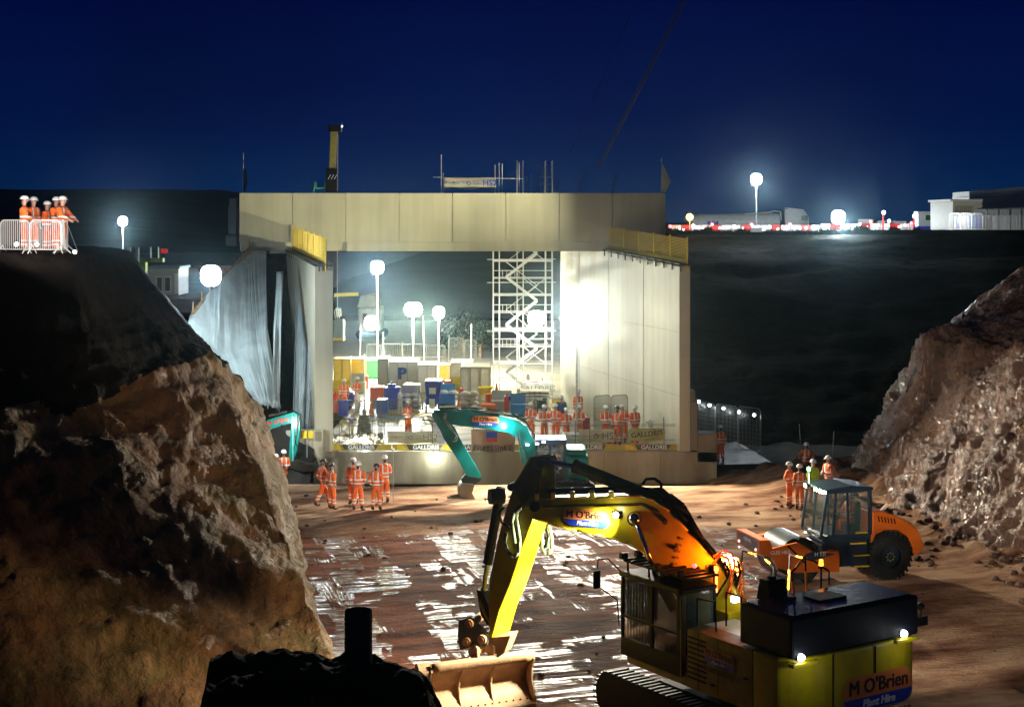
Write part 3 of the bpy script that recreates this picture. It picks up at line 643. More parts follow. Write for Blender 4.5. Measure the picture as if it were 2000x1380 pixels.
# tracks
for s in (1, -1):
    m = MB(); yc = s*1.55; prof = []
    for k in range(13): t = math.pi/2-math.pi*k/12; prof.append((2.75+.52*math.cos(t), .13+.52*math.sin(t)))
    for k in range(13): t = -math.pi/2-math.pi*k/12; prof.append((-2.75+.52*math.cos(t), .13+.52*math.sin(t)))
    m.prism([E(a, yc-.28, z+.02) for a, z in prof], lft*.56)
    L_ = len(prof); 
    tr = ebox(MB(), -2.9, 2.9, yc-.2, yc+.2, -.1, .5).build('track', DGR, ex)
    m.build('track_belt', BLK, tr)
    m = MB(); pts = []
    for i in range(L_):
        a, b = prof[i], prof[(i+1) % L_]; d_ = math.dist(a, b); kk = max(1, int(d_/.19))
        for q in range(kk): pts.append((lerp(a[0], b[0], q/kk), lerp(a[1], b[1], q/kk)))
    for i, (a, z) in enumerate(pts):
        b = pts[(i+1) % len(pts)]; dx, dz = b[0]-a, b[1]-z; l = math.hypot(dx, dz); nx, nz = -dz/l, dx/l
        m.beam(E(a+nx*.03, yc-.31, z+nz*.03+.02), E(a+nx*.03, yc+.31, z+nz*.03+.02), .05, .09, fwd)
    m.build('track_shoes', BLK, tr)
ebox(MB(), -1.5, 1.5, -1.3, 1.3, .3, .75).tube(E(0, 0, .7), E(0, 0, 1.05), .75, 24).build('undercarriage', BLK, ex)
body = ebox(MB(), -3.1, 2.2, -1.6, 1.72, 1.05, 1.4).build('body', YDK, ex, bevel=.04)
# curved counterweight
prof = [(-3.4+.34*(abs(y+.15)/2.0)**4*1.0+.0, y) for y in [-2.15+4.0*k/16 for k in range(17)]]
m = MB(); m.prism([E(-2.3, -2.15, 1.0)]+[E(x, y, 1.0) for x, y in prof]+[E(-2.3, 1.85, 1.0)], UP*1.42)
m.build('counterweight', YEL, ex, bevel=.07)
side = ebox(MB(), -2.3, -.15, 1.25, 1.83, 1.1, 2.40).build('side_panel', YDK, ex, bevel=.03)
m = MB()
for k in range(9): m.box(E(-.5, 1.835, 1.35+k*.11), (.62, .02, .035), RE)
m.build('grille', BLK, side)
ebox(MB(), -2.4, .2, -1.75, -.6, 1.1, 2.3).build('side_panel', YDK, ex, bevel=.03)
ebox(MB(), -2.3, -.2, -.62, 1.27, 1.3, 2.32).build('engine_deck', BLK, ex, bevel=.03)
for y in (-.62, .62): ebox(MB(), -3.425, -3.40, y-.008, y+.008, 1.02, 2.4).build('panel_seam', BLK, ex)
for x in (-2.32, -1.2, -.55): ebox(MB(), x, x+.012, 1.80, 1.836, 1.12, 2.38).build('panel_seam', BLK, ex)
for x, z in ((-1.1, 1.35), (-2.15, 1.75)): ebox(MB(), x, x+.12, 1.83, 1.86, z, z+.04).build('door_handle', BLK, ex)
# raised black engine enclosure
eb = ebox(MB(), -3.36, -1.75, -2.0, 1.72, 2.43, 3.28).build('engine_hood', mat('hood_black', (.01, .012, .018), .5, var=.3, spec=.12), ex, bevel=.06)
m = MB(); ebox(m, -3.25, -1.85, -1.88, 1.6, 3.28, 3.30); m.build('hood_top', mat('grey_hood_top', (.10, .085, .11), .2, var=.6, vs=1.5, bump=.1, bs=6), ex, bevel=.008)  # top plate greyer and paler than the hood sides
m = MB(); ebox(m, -2.7, -2.2, -.5, .3, 3.30, 3.33); ebox(m, -2.2, -2.1, .5, .9, 3.30, 3.34); m.build('hood_hatch', BLK, ex)
m = MB(); m.prism([E(-1.95, .98, 3.2), E(-1.45, .98, 3.2), E(-1.55, .98, 3.66), E(-1.85, .98, 3.66)], -lft*.5); m.tube(E(-1.7, .75, 3.6), E(-1.7, .75, 3.72), .1, 12); m.build('exhaust_stack', BLK, ex, bevel=.03)
# handrails on the right-hand side of the deck
for pts in ([(.9, -1.7, 2.3), (.9, -1.7, 3.1), (1.3, -1.7, 3.3), (2.0, -1.7, 3.3), (2.1, -1.7, 2.4)], [(-.9, -1.75, 2.3), (-.9, -1.75, 3.35), (-.4, -1.75, 3.5), (.4, -1.75, 3.5), (.45, -1.75, 2.3)], [(-1.5, -.1, 3.0), (-1.2, -.3, 3.55), (-.8, -1.1, 3.75), (-.75, -1.2, 2.6)]):
    P = [E(*p) for p in pts]; rl = MB().path(P, .022).build('handrail', BLK, ex)
    for a, b in zip(P[:-1], P[1:]):
        MB().tube(a.lerp(b, .3), a.lerp(b, .7), .028, 8).build('rail_sleeve', mat('amber_sleeve', (.8, .32, .02), .4, var=0), rl)
for pts in ([(-.1, 1.5, 2.4), (-.1, 1.5, 3.0), (-.7, 1.5, 3.05), (-.75, 1.5, 2.4)], [(-.5, 1.0, 2.4), (-.5, 1.0, 3.15), (-1.0, 1.0, 3.15), (-1.05, 1.0, 2.4)]):
    MB().path([E(*p) for p in pts], .02).build('handrail', BLK, ex)
bc = E(-.9, -1.5, 3.45); b_ = MB().tube(bc-UP*1.0, bc, .02).tube(bc, bc+UP*.06, .07, 12).build('beacon', BLK, ex)
MB().tube(bc+UP*.06, bc+UP*.2, .055, 12, .045).build('beacon_lens', emi('beacon_amber', (1, .3, .02), 4), b_)
# cab
cb = thing('cab', None, None); cb.parent = ex; cb.matrix_local = WM(ex).inverted()@Matrix.Translation(E(0, 0, 0))@RE.to_4x4(); cb.location, cb.rotation_euler = cb.matrix_local.to_translation(), cb.matrix_local.to_euler()
fr = MB(); x0, x1, y0, y1, z0, z1 = .15, 2.35, .72, 1.78, 1.35, 3.05
ebox(fr, x0, x1, y0, y1, z0-.12, z0); 
for (a, b, c) in ((x0, x0+.14, 0), (1.15, 1.27, 0), (x1-.09, x1, 0)):
    ebox(fr, a, b, y1-.08, y1, z0, z1)
    if a != 1.15: ebox(fr, a, b, y0, y0+.08, z0, z1)
ebox(fr, x0, x1, y1-.075, y1+.003, z0, z0+.30); ebox(fr, x0, x1, y0, y0+.06, z0, z0+.4); ebox(fr, x0+.01, x1-.01, y1-.07, y1+.006, z0+.78, z0+.84)
fr.build('cab_frame', BLK, cb, bevel=.02)
ebox(MB(), x0-.03, x1+.05, y0-.02, y1+.03, z1, z1+.13).build('cab_roof', BLK, cb, bevel=.05)
for (a, b, c, d_) in ((x0+.14, 1.15, z0+.30, z1), (1.27, x1-.09, z0+.30, z1)):
    ebox(MB(), a, b, y1-.04, y1-.03, c, d_).build('window', GLD, cb)
ebox(MB(), x1-.03, x1-.02, y0, y1, z0, z1).build('windscreen', GLS, cb); ebox(MB(), x0+.02, x0+.03, y0+.08, y1-.08, z0+.5, z1).build('rear_window', GLS, cb); ebox(MB(), x0+.14, x1-.09, y0+.03, y0+.04, z0+.4, z1).build('window', GLS, cb)
m = MB()
for k in range(9): m.tube(E(1.3+k*.11, y1-.1, z0+.32), E(1.3+k*.11, y1-.1, z1-.05), .03, 6)
m.build('window_blind', mat('pale_blind', (.10, .13, .11), .7, var=.2), cb)
seat = MB(); ebox(seat, .6, 1.1, .98, 1.48, 1.5, 1.95); ebox(seat, .5, .68, 1.0, 1.46, 1.9, 2.7); seat.build('seat', BLK, cb, bevel=.05)
ebox(MB(), x0-.06, x0+.005, y1-.12, y1+.01, z0-.1, z1).build('cab_pillar', YDK, cb, bevel=.02)
m = MB(); m.box(E(1.25, 1.15, z1+.33), (2.3, .9, .05), RE)
for a in (.2, .8, 1.5, 2.3):
    for y in (.75, 1.6): m.tube(E(a, y, z1+.1), E(a, y, z1+.34), .025)
for k in range(9): m.box(E(.25+k*.26, 1.2, z1+.37), (.05, 1.0, .05), RE)
rg = m.build('roof_guard', BLK, cb)
for a, y in ((.25, 1.7), (1.0, 1.75), (2.4, 1.65), (2.4, 1.2), (2.4, .8), (.3, .8)): MB().box(E(a, y, z1+.46), (.14, .19, .15), RE).build('roof_lamp', BLK, cb, bevel=.03)
MB().path([E(2.35, 1.7, 3.1), E(2.55, 2.0, 3.45), E(2.6, 2.25, 3.45), E(2.55, 2.3, 3.25)], .018).build('mirror_arm', BLK, cb)
MB().path([E(2.38, 1.8, 1.9), E(2.38, 1.85, 2.5), E(2.5, 2.25, 2.8)], .015).build('mirror_arm', BLK, cb)
MB().box(E(2.55, 2.32, 3.0), (.06, .2, .42), RE).build('mirror', BLK, cb, bevel=.03)
m = MB(); m.path([E(-3.1, -2.1, 2.4), E(-3.15, -2.3, 2.75)], .02); m.box(E(-3.15, -2.35, 2.62), (.05, .28, .2), RE); m.ball(E(-3.15, -2.3, 2.95), .09); m.path([E(-3.15, -2.3, 2.75), E(-3.15, -2.3, 2.9)], .02); m.build('mirror', DGR, ex)
# writing
qc = E(-3.41, -.70, 1.46); sign_obrien(ex, qc+(-fwd)*.012, -lft, UP, 2.05, '01889 640045')
sign_obrien(side, E(-1.25, 1.845, 1.98), -fwd, UP, 1.0, '01889 640045', mat('orange_ink_shaded', (.3, .1, .03), .5, var=0))  # decal ground darkened in colour for the shaded side panel
# rear work lamps
for y, z in ((1.5, 2.42), (-1.5, 2.47)):
    p = E(-3.33, y, z+.05); rl = MB().box(p, (.1, .2, .12), RE).build('rear_lamp', BLK, ex)
    MB().ball(p-fwd*.06, .085, 14, 10, (1, 1, .9)).build('lamp_face', E_W, rl); lamp('POINT', p-fwd*.62-UP*.12, 5.5, (.9, .95, 1), .08, rl)
    MB().box(E(-3.36, y-.1, z-.10), (.16, .7, .09), RE).build('lamp_bracket', YEL, ex, bevel=.03)
# boom, stick, bucket
F = (4.95, 35.4, 0); u = (-.93, .37)
BM = [(1450,1195),(1436,1150),(1409,1112),(1380,1080),(1343,1037),(1307,999),(1275,978),(1252,969),(1162,972),(1050,975),(1036,980),(1030,992),(1034,1008),(1070,1021),(1126,1034),(1184,1046),(1227,1060),(1254,1076),(1282,1113),(1310,1150),(1350,1200),(1400,1235)]
boom = beamy(ex, 'boom', BM, F, u, .33, YEL, .03)
fN, uu, nn = on_plane(F, u, .335)
fC, _, _ = on_plane(F, u, 0)
def addpath(parent, name, pts, r, m, off=.36, n_=6):
    f, _, _ = on_plane(F, u, off); return MB().path([f(*p) for p in pts], r, n_).build(name, m, parent, smooth=True)
top_ = [(1050,974),(1162,971),(1252,968),(1277,977),(1308,998),(1343,1036),(1380,1079),(1409,1111)]
addpath(boom, 'flange', top_, .028, YEL, .34)
addpath(boom, 'flange', [(1036,1009),(1070,1022),(1126,1035),(1184,1047),(1228,1061),(1255,1077),(1283,1114)], .022, YEL, .34)
for k, o_ in enumerate((-.05, .06, .17)): addpath(boom, 'hydraulic_line', [(a, b-10-k*4) for a, b in top_], .032, BLK, o_)
addpath(boom, 'hydraulic_line', [(1060,990),(1160,988),(1250,986),(1290,1003)], .02, YDK, .36)
for (a, b) in ((1048,968),(1080,967),(1118,966),(1156,965),(1194,965)): q = fN(a, b); MB().box(q, (.12, .2, .16)).build('hose_clamp', YEL, boom, bevel=.02)
for k in range(7):
    a = [(1262+k*5,952),(1310+k*6,985+k*3),(1345+k*5,1030+k*4),(1390+k*4,1075+k*5),(1425,1110+k*7)]; addpath(boom, 'hose', a, .03, BLK, -.3+.1*k)
addpath(boom, 'hose', [(1255,945),(1262,935),(1278,934),(1290,942),(1296,968),(1310,965),(1335,985),(1350,1010),(1352,1026)], .035, BLK, .1)
random.seed(3)
for k in range(16):                                          # the tangle of hoses at the boom foot
    a = (1385+random.random()*30, 1085+random.random()*40); b = (a[0]+20+random.random()*18, a[1]-14+random.random()*16); c_ = (b[0]+8-random.random()*14, b[1]+30+random.random()*20); e1 = (c_[0]-20+random.random()*30, c_[1]+30)
    addpath(boom, 'hose', [a, ((a[0]+b[0])/2, min(a[1], b[1])-6), b, (b[0]+6, (b[1]+c_[1])/2), c_, e1], .028, ORG if k % 2 else BLK, -.1+random.random()*.5)
for (a, b, r) in ((1240,1012,.17),(1300,1018,.06),(1322,1070,.05)):
    c_ = fN(a, b); MB().tube(c_-nn*.15, c_+nn*.08, r, 16).tube(c_+nn*.08, c_+nn*.11, r*.6, 16).build('pin', DGR if r > .1 else YDK, boom)
for k in range(5): c_ = fN(1330-k*3, 1052+k*12); MB().box(c_, (.1, .03, .05)).build('bracket', YDK, boom)
# boom cylinders on both sides
for off in (.48, -.48):
    f, _, _ = on_plane(F, u, off); a, b, c_ = f(1240, 1012), f(1286, 1132), f(1318, 1190)
    cy = MB().tube(b, c_, .13, 14).tube(b-(c_-b).normalized()*.08, b, .15, 14).build('boom_cylinder', YEL, ex, smooth=False); MB().tube(a, b, .058, 12).ball(a, .15).build('rod', CHR, cy, smooth=True)
# boom work lamp
q = fN(1206, 1003); lh = MB().box(q+nn*.07, (.2, .1, .15)).build('work_lamp', BLK, boom, bevel=.02); MB().ball(q+nn*.14, .075, 10, 6).build('lamp_face', E_Y, lh)
lamp('POINT', q+nn*.22+Vector((0, 0, .03)), 9, (1, .97, .8), .08, lh)
lamp('SPOT', q+nn*.3, 800, (1, .93, .78), .15, lh, fC(960, 1230)+Vector((0, 4, 0)), 66, .8); lamp('SPOT', E(2.55, 1.75, 3.8), 3200, (1, .76, .45), .15, lh, (-13, 46, 2.6), 92, .8); lamp('SPOT', E(2.5, 1.2, 3.72), 14000, (1, .95, .85), .15, lh, (-6.2, 61.5, 1.2), 18, .7)  # fill beams added over the cab roof, towards the left bank and workers
# stick
sk = [(1035,890),(1072,885),(1080,915),(1078,952),(1068,1021),(1047,1092),(1022,1170),(998,1243),(961,1248),(955,1188),(956,1133),(977,1032),(1003,945)]
sk = [(1036,890),(1050,896),(1054,960),(1040,1018),(1019,1075),(997,1141),(976,1191),(961,1244),(957,1246),(954,1188),(955,1133),(977,1032),(1003,945)]
st = MB().prism([fN(*p) for p in sk], (.42, .42, 0)).build('stick', YEL, ex, bevel=.02)
addpath(st, 'grease_line', [(985,1040),(975,1110),(972,1160)], .02, YEL, .3); addpath(st, 'grease_line', [(978,1060),(966,1130),(962,1180)], .02, CHR, .3)
m = MB(); m.prism([fN(1005,950), fN(1040,893), fN(1066,888), fN(1050,960), fN(1020,985)], nn*.02); m.build('stick_plate', YDK, st)
for (a, b, r) in ((1046,988,.12),(1058,905,.1),(1000,950,.09)): c_ = fN(a, b); MB().tube(c_-nn*.8, c_+nn*.1, r, 16).build('pin', DGR, st)
f3, _, _ = on_plane(F, u, 0); a, b, c_ = f3(1066, 902), f3(1128, 912), f3(1292, 978)
cy = MB().tube(b, c_, .15, 14).tube(b-(c_-b).normalized()*.1, b, .17, 14).build('stick_cylinder', YDK, ex); MB().tube(a, b, .065, 12).build('rod', CHR, cy); 
a, b, c_ = f3(988, 952), f3(960, 1100), f3(940, 1178)
cy = MB().tube(a-Vector((.12, 0, 0)), b-Vector((.1, 0, 0)), .12, 14).build('bucket_cylinder', DGR, st); MB().tube(b-Vector((.1, 0, 0)), c_, .06, 12).build('rod', CHR, cy)
MB().tube(f3(984, 968)-nn*.0, f3(984, 968)-nn*.0+Vector((-.35, -.1, 0)), .19, 16).build('cylinder_head', DGR, st)
for pts, o_ in (([(1022,988),(1012,990),(1008,1010),(1015,1050),(1014,1078),(1004,1087),(992,1078),(985,1060),(988,1040)], .45), ([(1018,992),(1004,1000),(1000,1020),(1006,1060)], .5), ([(1070,1020),(1078,1050),(1078,1072),(1068,1082),(1058,1070),(1060,1040)], -.2), ([(1066,1024),(1072,1045),(1066,1068),(1056,1060)], -.3)):
    addpath(ex, 'hose', pts, .045, HOS, o_, 8)
addpath(ex, 'hose', [(985,990),(974,1000),(980,1020),(1000,1032)], .03, BLK, .4)
# linkage and quick hitch
c0, c1, c2, c3 = (918,1216),(943,1247),(913,1252),(927,1272)
hp, _, _ = on_plane(F, u, .30)
for o_ in (.30, -.34):
    f, _, n2 = on_plane(F, u, o_); MB().prism([f(*p) for p in ((897,1210),(920,1203),(948,1226),(957,1240),(953,1258),(938,1268),(922,1262),(900,1268),(895,1240))], n2*.05).build('hitch_plate', mat('grey_green_steel', (.10, .11, .08), .5, var=.4), ex, bevel=.015)
f, _, n2 = on_plane(F, u, .36)
for p, r in ((c0, .14), (c1, .15), (c2, .14), ((928,1270), .2)): c_ = f(*p); MB().tube(c_-n2*.75, c_+n2*.09, r*.75, 16).tube(c_+n2*.09, c_+n2*.11, r*.4, 12).build('pin', MUDDY, ex)
f, _, n2 = on_plane(F, u, .2); MB().prism([f(*p) for p in ((930,1150),(944,1158),(965,1210),(952,1222),(938,1200))], -n2*.35).build('hitch_link', DGR, ex, bevel=.02)
addpath(ex, 'grease_line', [(935,1170),(950,1205),(965,1225)], .03, YEL, .3)
f, _, n2 = on_plane(F, u, .25); MB().prism([f(*p) for p in ((945,1245),(998,1240),(985,1275),(955,1278),(940,1270))], -n2*.5).build('hitch_body', MUDDY, ex, bevel=.02)
# grading bucket: swept curved section with ribs and end plates
BL, BR = Vector((-2.02, 36.9, 0)), Vector((.40, 37.9, 0)); ax = (BR-BL).normalized(); tn = Vector((ax.y, -ax.x, 0)); tn = -tn if tn.y > 0 else tn
sec = [(.30,1.20),(.34,1.13),(.28,.98),(.10,.86),(-.08,.68),(-.14,.48),(-.10,.28),(.04,.10),(.22,.0),(.42,-.05)]
bz = -.40
def bp_(t, q, z): return BL.lerp(BR, t)+tn*q+UP*(z+bz+.05*t+.03)
bk = MB(); N_ = len(sec); rows = [[bp_(k/12, a, b) for a, b in sec] for k in range(13)]; bk.grid(rows); bko = bk.build('bucket', MUDDY, ex, smooth=True, thick=.04)
m = MB(); m.tube(bp_(0, .2, 1.08), bp_(1, .2, 1.08), .11, 14); m.build('bucket_tube', MUDDY, bko, smooth=False)
m = MB(); m.beam(bp_(0, .44, -.05), bp_(1, .44, -.05), .2, .05, (0, 0, 1)); m.build('cutting_edge', mat('worn_edge_steel', (.5, .42, .26), .4, metal=.3, var=.3, vs=5), bko)
for k in (0, 1):
    pl = [bp_(k, a, b) for a, b in sec]+[bp_(k, .36, .2), bp_(k, .20, .45), bp_(k, .22, .75), bp_(k, .34, 1.0)]
    MB().prism(pl, ax*(.04 if k else -.04)).build('end_plate', MUDDY, bko)
for t in (.30, .62):
    pl = [bp_(t, a, b) for a, b in sec[1:9]]+[bp_(t, .2, .04), bp_(t, .06, .22), bp_(t, 0, .45), bp_(t, .06, .68), bp_(t, .22, .88)]
    MB().prism(pl, ax*.035).build('gusset', MUDDY, bko)
for t in (.44, .60): MB().prism([bp_(t, .0, 1.0), bp_(t, .35, 1.1), bp_(t, .28, 1.42), bp_(t, .08, 1.5), bp_(t, -.1, 1.2)], ax*.06).build('bucket_ear', MUDDY, bko, bevel=.01)
for k in range(14): p = bp_(.04+k*.07, .25, .03); MB().ball(p, .024, 6, 4).build('bolt', DGR, bko)
m = MB().tube(bp_(-.12, .1, 1.0), bp_(0, .12, 1.0), .20, 18).tube(bp_(-.125, .1, 1.0), bp_(-.12, .1, 1.0), .12, 14); m.build('tilt_cylinder', MUDDY, bko)
# cab work lamps aimed at the stick and bucket, amber and red boom-foot beacons
for y in (.8, 1.2): lamp('SPOT', E(2.55, y, 3.5), 4200, (1, .93, .72), .1, cb, fC(955, 1240), 48, .8)
rb = MB().tube(E(.45, .5, 2.9), E(.45, .5, 3.4), .05).ball(E(.45, .5, 3.42), .08).build('beacon', emi('beacon_deep_orange', (1, .16, .01), 8), ex)
lamp('POINT', fN(1385, 1092)+nn*.42, 70, (1, .18, .01), .12, rb)
rb = MB().ball(E(.35, 1.2, 3.6), .05).build('beacon', E_R, cb); 
lw = MB().box(E(-.35, .6, 2.9), (.1, .16, .1), RE).ball(E(-.35, .68, 2.95), .05).build('deck_lamp', E_WS, ex); lamp('POINT', E(-.35, .35, 2.95), 6, (1, .98, .7), .06, lw); lamp('SPOT', E(.2, .3, 3.7), 12000, (1, .9, .75), .12, lw, (12.5, 49, .6), 80, .6)  # spot beam added over the deck to light the roller
m = MB(); ebox(m, -1.6, .0, .3, 1.2, 2.33, 2.36); m.build('walkway', GALV, ex)
m = MB(); ebox(m, .0, .9, -.25, .5, 1.4, 2.5); m.prism([E(.2, -.45, 1.4), E(1.3, -.45, 1.4), E(1.0, -.45, 2.35), E(.4, -.45, 2.5)], lft*.08); m.prism([E(.2, .4, 1.4), E(1.3, .4, 1.4), E(1.0, .4, 2.35), E(.4, .4, 2.5)], lft*.08); m.build('boom_bracket', YEL, ex)
sign_obrien(boom, fN(1146, 1011)+nn*.02, -uu, UP+(-uu)*-.2, 1.14)
# ---- teal excavator behind
d0 = 64.0; F2 = (1.0, d0, 0); u2 = (-1, -.12)
tx = thing('excavator', 'teal excavator in the pit behind the yellow boom, arm bent to a small bucket', 'excavator', G(1095, 65.2, 0), math.radians(188))
def t2(name, ol, half, m, par=None, off=0, bv=.02):
    f, _, n = on_plane(F2, u2, half+off); return MB().prism([f(*p) for p in ol], -n*2*half).build(name, m, par or tx, bevel=bv)
tb = t2('boom', [(846,801),(874,800),(928,806),(978,813),(1009,819),(1030,833),(1044,860),(1053,888),(1050,905),(1032,905),(1026,882),(1011,856),(991,844),(946,837),(888,830),(862,822)], .2, TEAL)
ts = t2('stick', [(843,806),(852,802),(866,812),(888,834),(906,870),(928,906),(941,930),(936,934),(912,930),(897,902),(867,857),(860,841),(845,815)], .16, TEAL, bv=.015)
g2, _, n2 = on_plane(F2, u2, 0)
def tp(par, name, pts, r, m, off=.2, n_=6):
    f, _, _ = on_plane(F2, u2, off); return MB().path([f(*p) for p in pts], r, n_).build(name, m, par, smooth=True)
for k in range(3): tp(tb, 'hose', [(858,799-k),(900,799-k*2),(950,801-k*2),(1000,810-k*2),(1028,826-k*2),(1046,853)], .022, BLK if k else HOS, -.05+.1*k)
tp(tb, 'hose', [(869,806),(866,818),(880,838),(894,852),(892,860),(884,862)], .02, GALV, .22); tp(tb, 'hose', [(872,806),(870,818),(884,838),(892,850),(888,858)], .02, GALV, .26)
cy = MB().tube(g2(905, 803), g2(975, 812), .09, 12).build('stick_cylinder', TEAL, tb); MB().tube(g2(855, 797), g2(905, 803), .04).build('rod', CHR, cy)
cy = MB().tube(g2(872, 850), g2(895, 893), .075, 12).build('bucket_cylinder', DGR, ts); MB().tube(g2(895, 893), g2(908, 922), .035).build('rod', CHR, cy)
for o_ in (.3, -.3):
    f, _, _ = on_plane(F2, u2, o_); cy = MB().tube(f(1024, 905), f(1016, 872), .07, 12).build('boom_cylinder', TEAL, tx); MB().tube(f(1016, 872), f(1010, 840), .035).build('rod', CHR, cy)
t2('hitch', [(910,925),(938,927),(940,937),(928,946),(903,944),(902,934)], .15, DGR, ts)
f, _, n = on_plane(F2, u2, .45)
sec = [(903,944),(898,953),(897,966),(901,977),(911,984),(924,989),(933,989)]
m = MB(); m.grid([[f(*p) for p in sec], [f(*p)-n*.9 for p in sec]]); bk = m.build('bucket', mat('worn_bucket_steel', (.28, .27, .22), .35, metal=.5, var=.3), tx, smooth=True, thick=.03)
for o_ in (.45, -.45):
    f, _, n = on_plane(F2, u2, o_); MB().prism([f(*p) for p in sec+[(928,974),(922,962),(927,946)]], n*.03).build('bucket_side', mat('worn_bucket_steel', (.3,)*3), bk)
MB().prism([on_plane(F2, u2, .4)[0](*p) for p in ((903,944),(927,946),(922,956),(900,952))], -n*.75).build('bucket_top', DGR, bk)
f, un, n = on_plane(F2, u2, .205); sign_obrien(tb, f(948, 822)+n*.015, (1, .12, -.05), UP, 1.15)
q = f(985, 833); lh = MB().ball(q+n*.08, .06).build('work_lamp', E_W, tb); lamp('POINT', q+n*.35, 60, (.85, 1, .97), .06, lh); lamp('SPOT', q+n*.25, 900, (.9, 1, .95), .1, lh, g2(915, 985), 90)
for (a, b) in ((1049,866),(1062,863),(1030,868)):
    q = on_plane(F2, u2, .5)[0](a, b); lh = MB().box(q, (.14, .06, .07)).build('roof_lamp', emi('dim_roof_lamp', (.9, .95, 1), 5), tx)
lamp('POINT', G(1070, 63.2, 2.75), 60, (.9, .95, 1), .15, tx)
# cab and house, drawn in a frame turned to the camera
def tw(px, py, dd): return W(px, py, dd)
def pbox(px0, px1, py0, py1, d_, dep): a, b = W(px0, py1, d_), W(px1, py0, d_); c = (a+b)/2; return c+Vector((0, dep/2, 0)), (b.x-a.x, dep, b.z-a.z)
cf = MB()
for q in ((1046,1050,866,950),(1072,1077,866,950),(1100,1106,866,950),(1046,1106,862,869),(1046,1106,898,903),(1046,1106,946,954)): cf.box(*pbox(*q, 63.6, .08)); cf.box(*pbox(*q, 64.8, .08))
cf.box(*pbox(1046, 1106, 858, 864, 63.6, 1.3)); cf.box(*pbox(1046, 1106, 903, 948, 63.64, .04)); tcab = cf.build('cab', NAVY, tx, bevel=.01)
for q in ((1050,1072,869,898),(1077,1100,869,898)): MB().box(*pbox(*q, 63.65, .02)).build('window', GLS, tcab)
m = MB(); c = G(1066, 63.62, 0); z = lambda y: CH-(y-HZ)*63.6/FP
for (a, b, x_, y_) in ((1077,912,1093,924),(1080,932,1096,912)): m.beam(W(a, b, 63.6), W(x_, y_, 63.6), .01, .05, (0, 1, 0))
for (a, b) in ((1078,914),(1094,913)): m.tube(W(a, b, 63.61), W(a, b, 63.57), .07, 12)
m.build('door_emblem', mat('pale_ink', (.5, .5, .5), .5, var=0), tcab)
m = MB().box(*pbox(1104, 1150, 890, 948, 63.9, 1.6)); m.box(*pbox(1104, 1146, 876, 892, 64.0, 1.4)); m.build('engine_cover', TEAL, tx, bevel=.12)
MB().box(*pbox(1030, 1150, 945, 956, 63.9, 1.9)).build('turntable', BLK, tx, bevel=.03)
for dd in (63.4, 65.6):
    m = MB(); a = G(1025, dd, .32); b = G(1150, dd, .32); m.box((a+b)/2, ((b-a).length, .42, .6)); m.tube(a-Vector((0, .21, 0)), a+Vector((0, .21, 0)), .3, 16).tube(b-Vector((0, .21, 0)), b+Vector((0, .21, 0)), .3, 16)
    tk = m.build('track', RUB, tx); m = MB()
    for k in range(16): m.box(a.lerp(b, k/15)+Vector((0, 0, .31)), (.09, .5, .05)).box(a.lerp(b, k/15)-Vector((0, 0, .31)), (.09, .5, .05))
    m.build('track_shoes', RUB, tk)
o = make_person('sit'); o.location = W(1090, 925, 64.2); o.location.z = CH-(873-HZ)*64.2/FP-1.82; o.rotation_euler = (0, 0, math.radians(-80)); o['label'] = 'driver in orange hi-vis sitting inside the teal excavator cab'
DRV = o
# ---- small teal digger at the left
f4 = 69.0; F3 = (-13, f4, 0); u3 = (1, -.05)
mx_ = thing('excavator', 'small teal digger by the left wall, folded arm holding a flat grading blade', 'excavator', G(500, 69.5, 0), 0)
def t3(name, ol, half, m, par=None, off=0, bv=.015): f, _, n = on_plane(F3, u3, half+off); return MB().prism([f(*p) for p in ol], -n*2*half).build(name, m, par or mx_, bevel=bv)
lb = t3('boom', [(500,870),(504,845),(512,831),(522,820),(547,812),(574,804),(584,810),(580,824),(560,828),(530,837),(518,848),(511,872)], .15, TEAL)
ls = t3('stick', [(574,803),(586,808),(586,840),(580,880),(572,904),(563,902),(567,850),(569,820)], .12, TEAL)
g3, _, n3 = on_plane(F3, u3, .2)
MB().path([g3(*p) for p in ((520,818),(545,806),(572,801),(582,808),(580,835),(576,862),(581,872))], .02).build('hose', BLK, lb)
MB().path([g3(*p) for p in ((584,812),(578,850),(572,875))], .018).build('hose', GALV, ls)
cy = MB().tube(g3(510, 860), g3(519, 842), .07).build('boom_cylinder', GALV, lb); MB().tube(g3(525, 812), g3(560, 803), .05).build('stick_cylinder', CHR, lb)
MB().beam(g3(572, 812), g3(572, 900), .06, .04, (0, 1, 0)).build('bucket_cylinder', mat('pale_teal', (.15, .5, .48), .3, var=.1), ls)
m = MB(); m.prism([g3(*p) for p in ((560,903),(582,897),(600,905),(612,906),(613,918),(590,922),(563,912))], -n3*.7); m.tube(g3(607, 913), g3(607, 913)-n3*.8, .19, 14); m.build('blade_bucket', DGR, mx_, bevel=.02)
f = on_plane(F3, u3, .155)[0]; text('M O\'Brien', .28, RED, lb, f(547, 822)+n3*.01, (1, 0, .25), UP, bold=.01)
lh = MB().box(g3(552, 832), (.12, .1, .1)).build('work_lamp', BLK, lb); lamp('POINT', G(560, 67.6, 2.2), 130, (.9, 1, .95), .1, lh)  # added lamp, brightens the digger and the workers beside it
m = MB().box(G(470, 70, .9), (2.2, 2, 1.6)); m.build('house', TEAL, mx_, bevel=.1); MB().box(G(470, 70, 2.1), (1.1, 1.1, 1.2)).build('cab', NAVY, mx_, bevel=.06)
for yy in (69.1, 70.9): MB().box(G(470, yy, .25), (2.6, .4, .5)).build('track', RUB, mx_, bevel=.15)
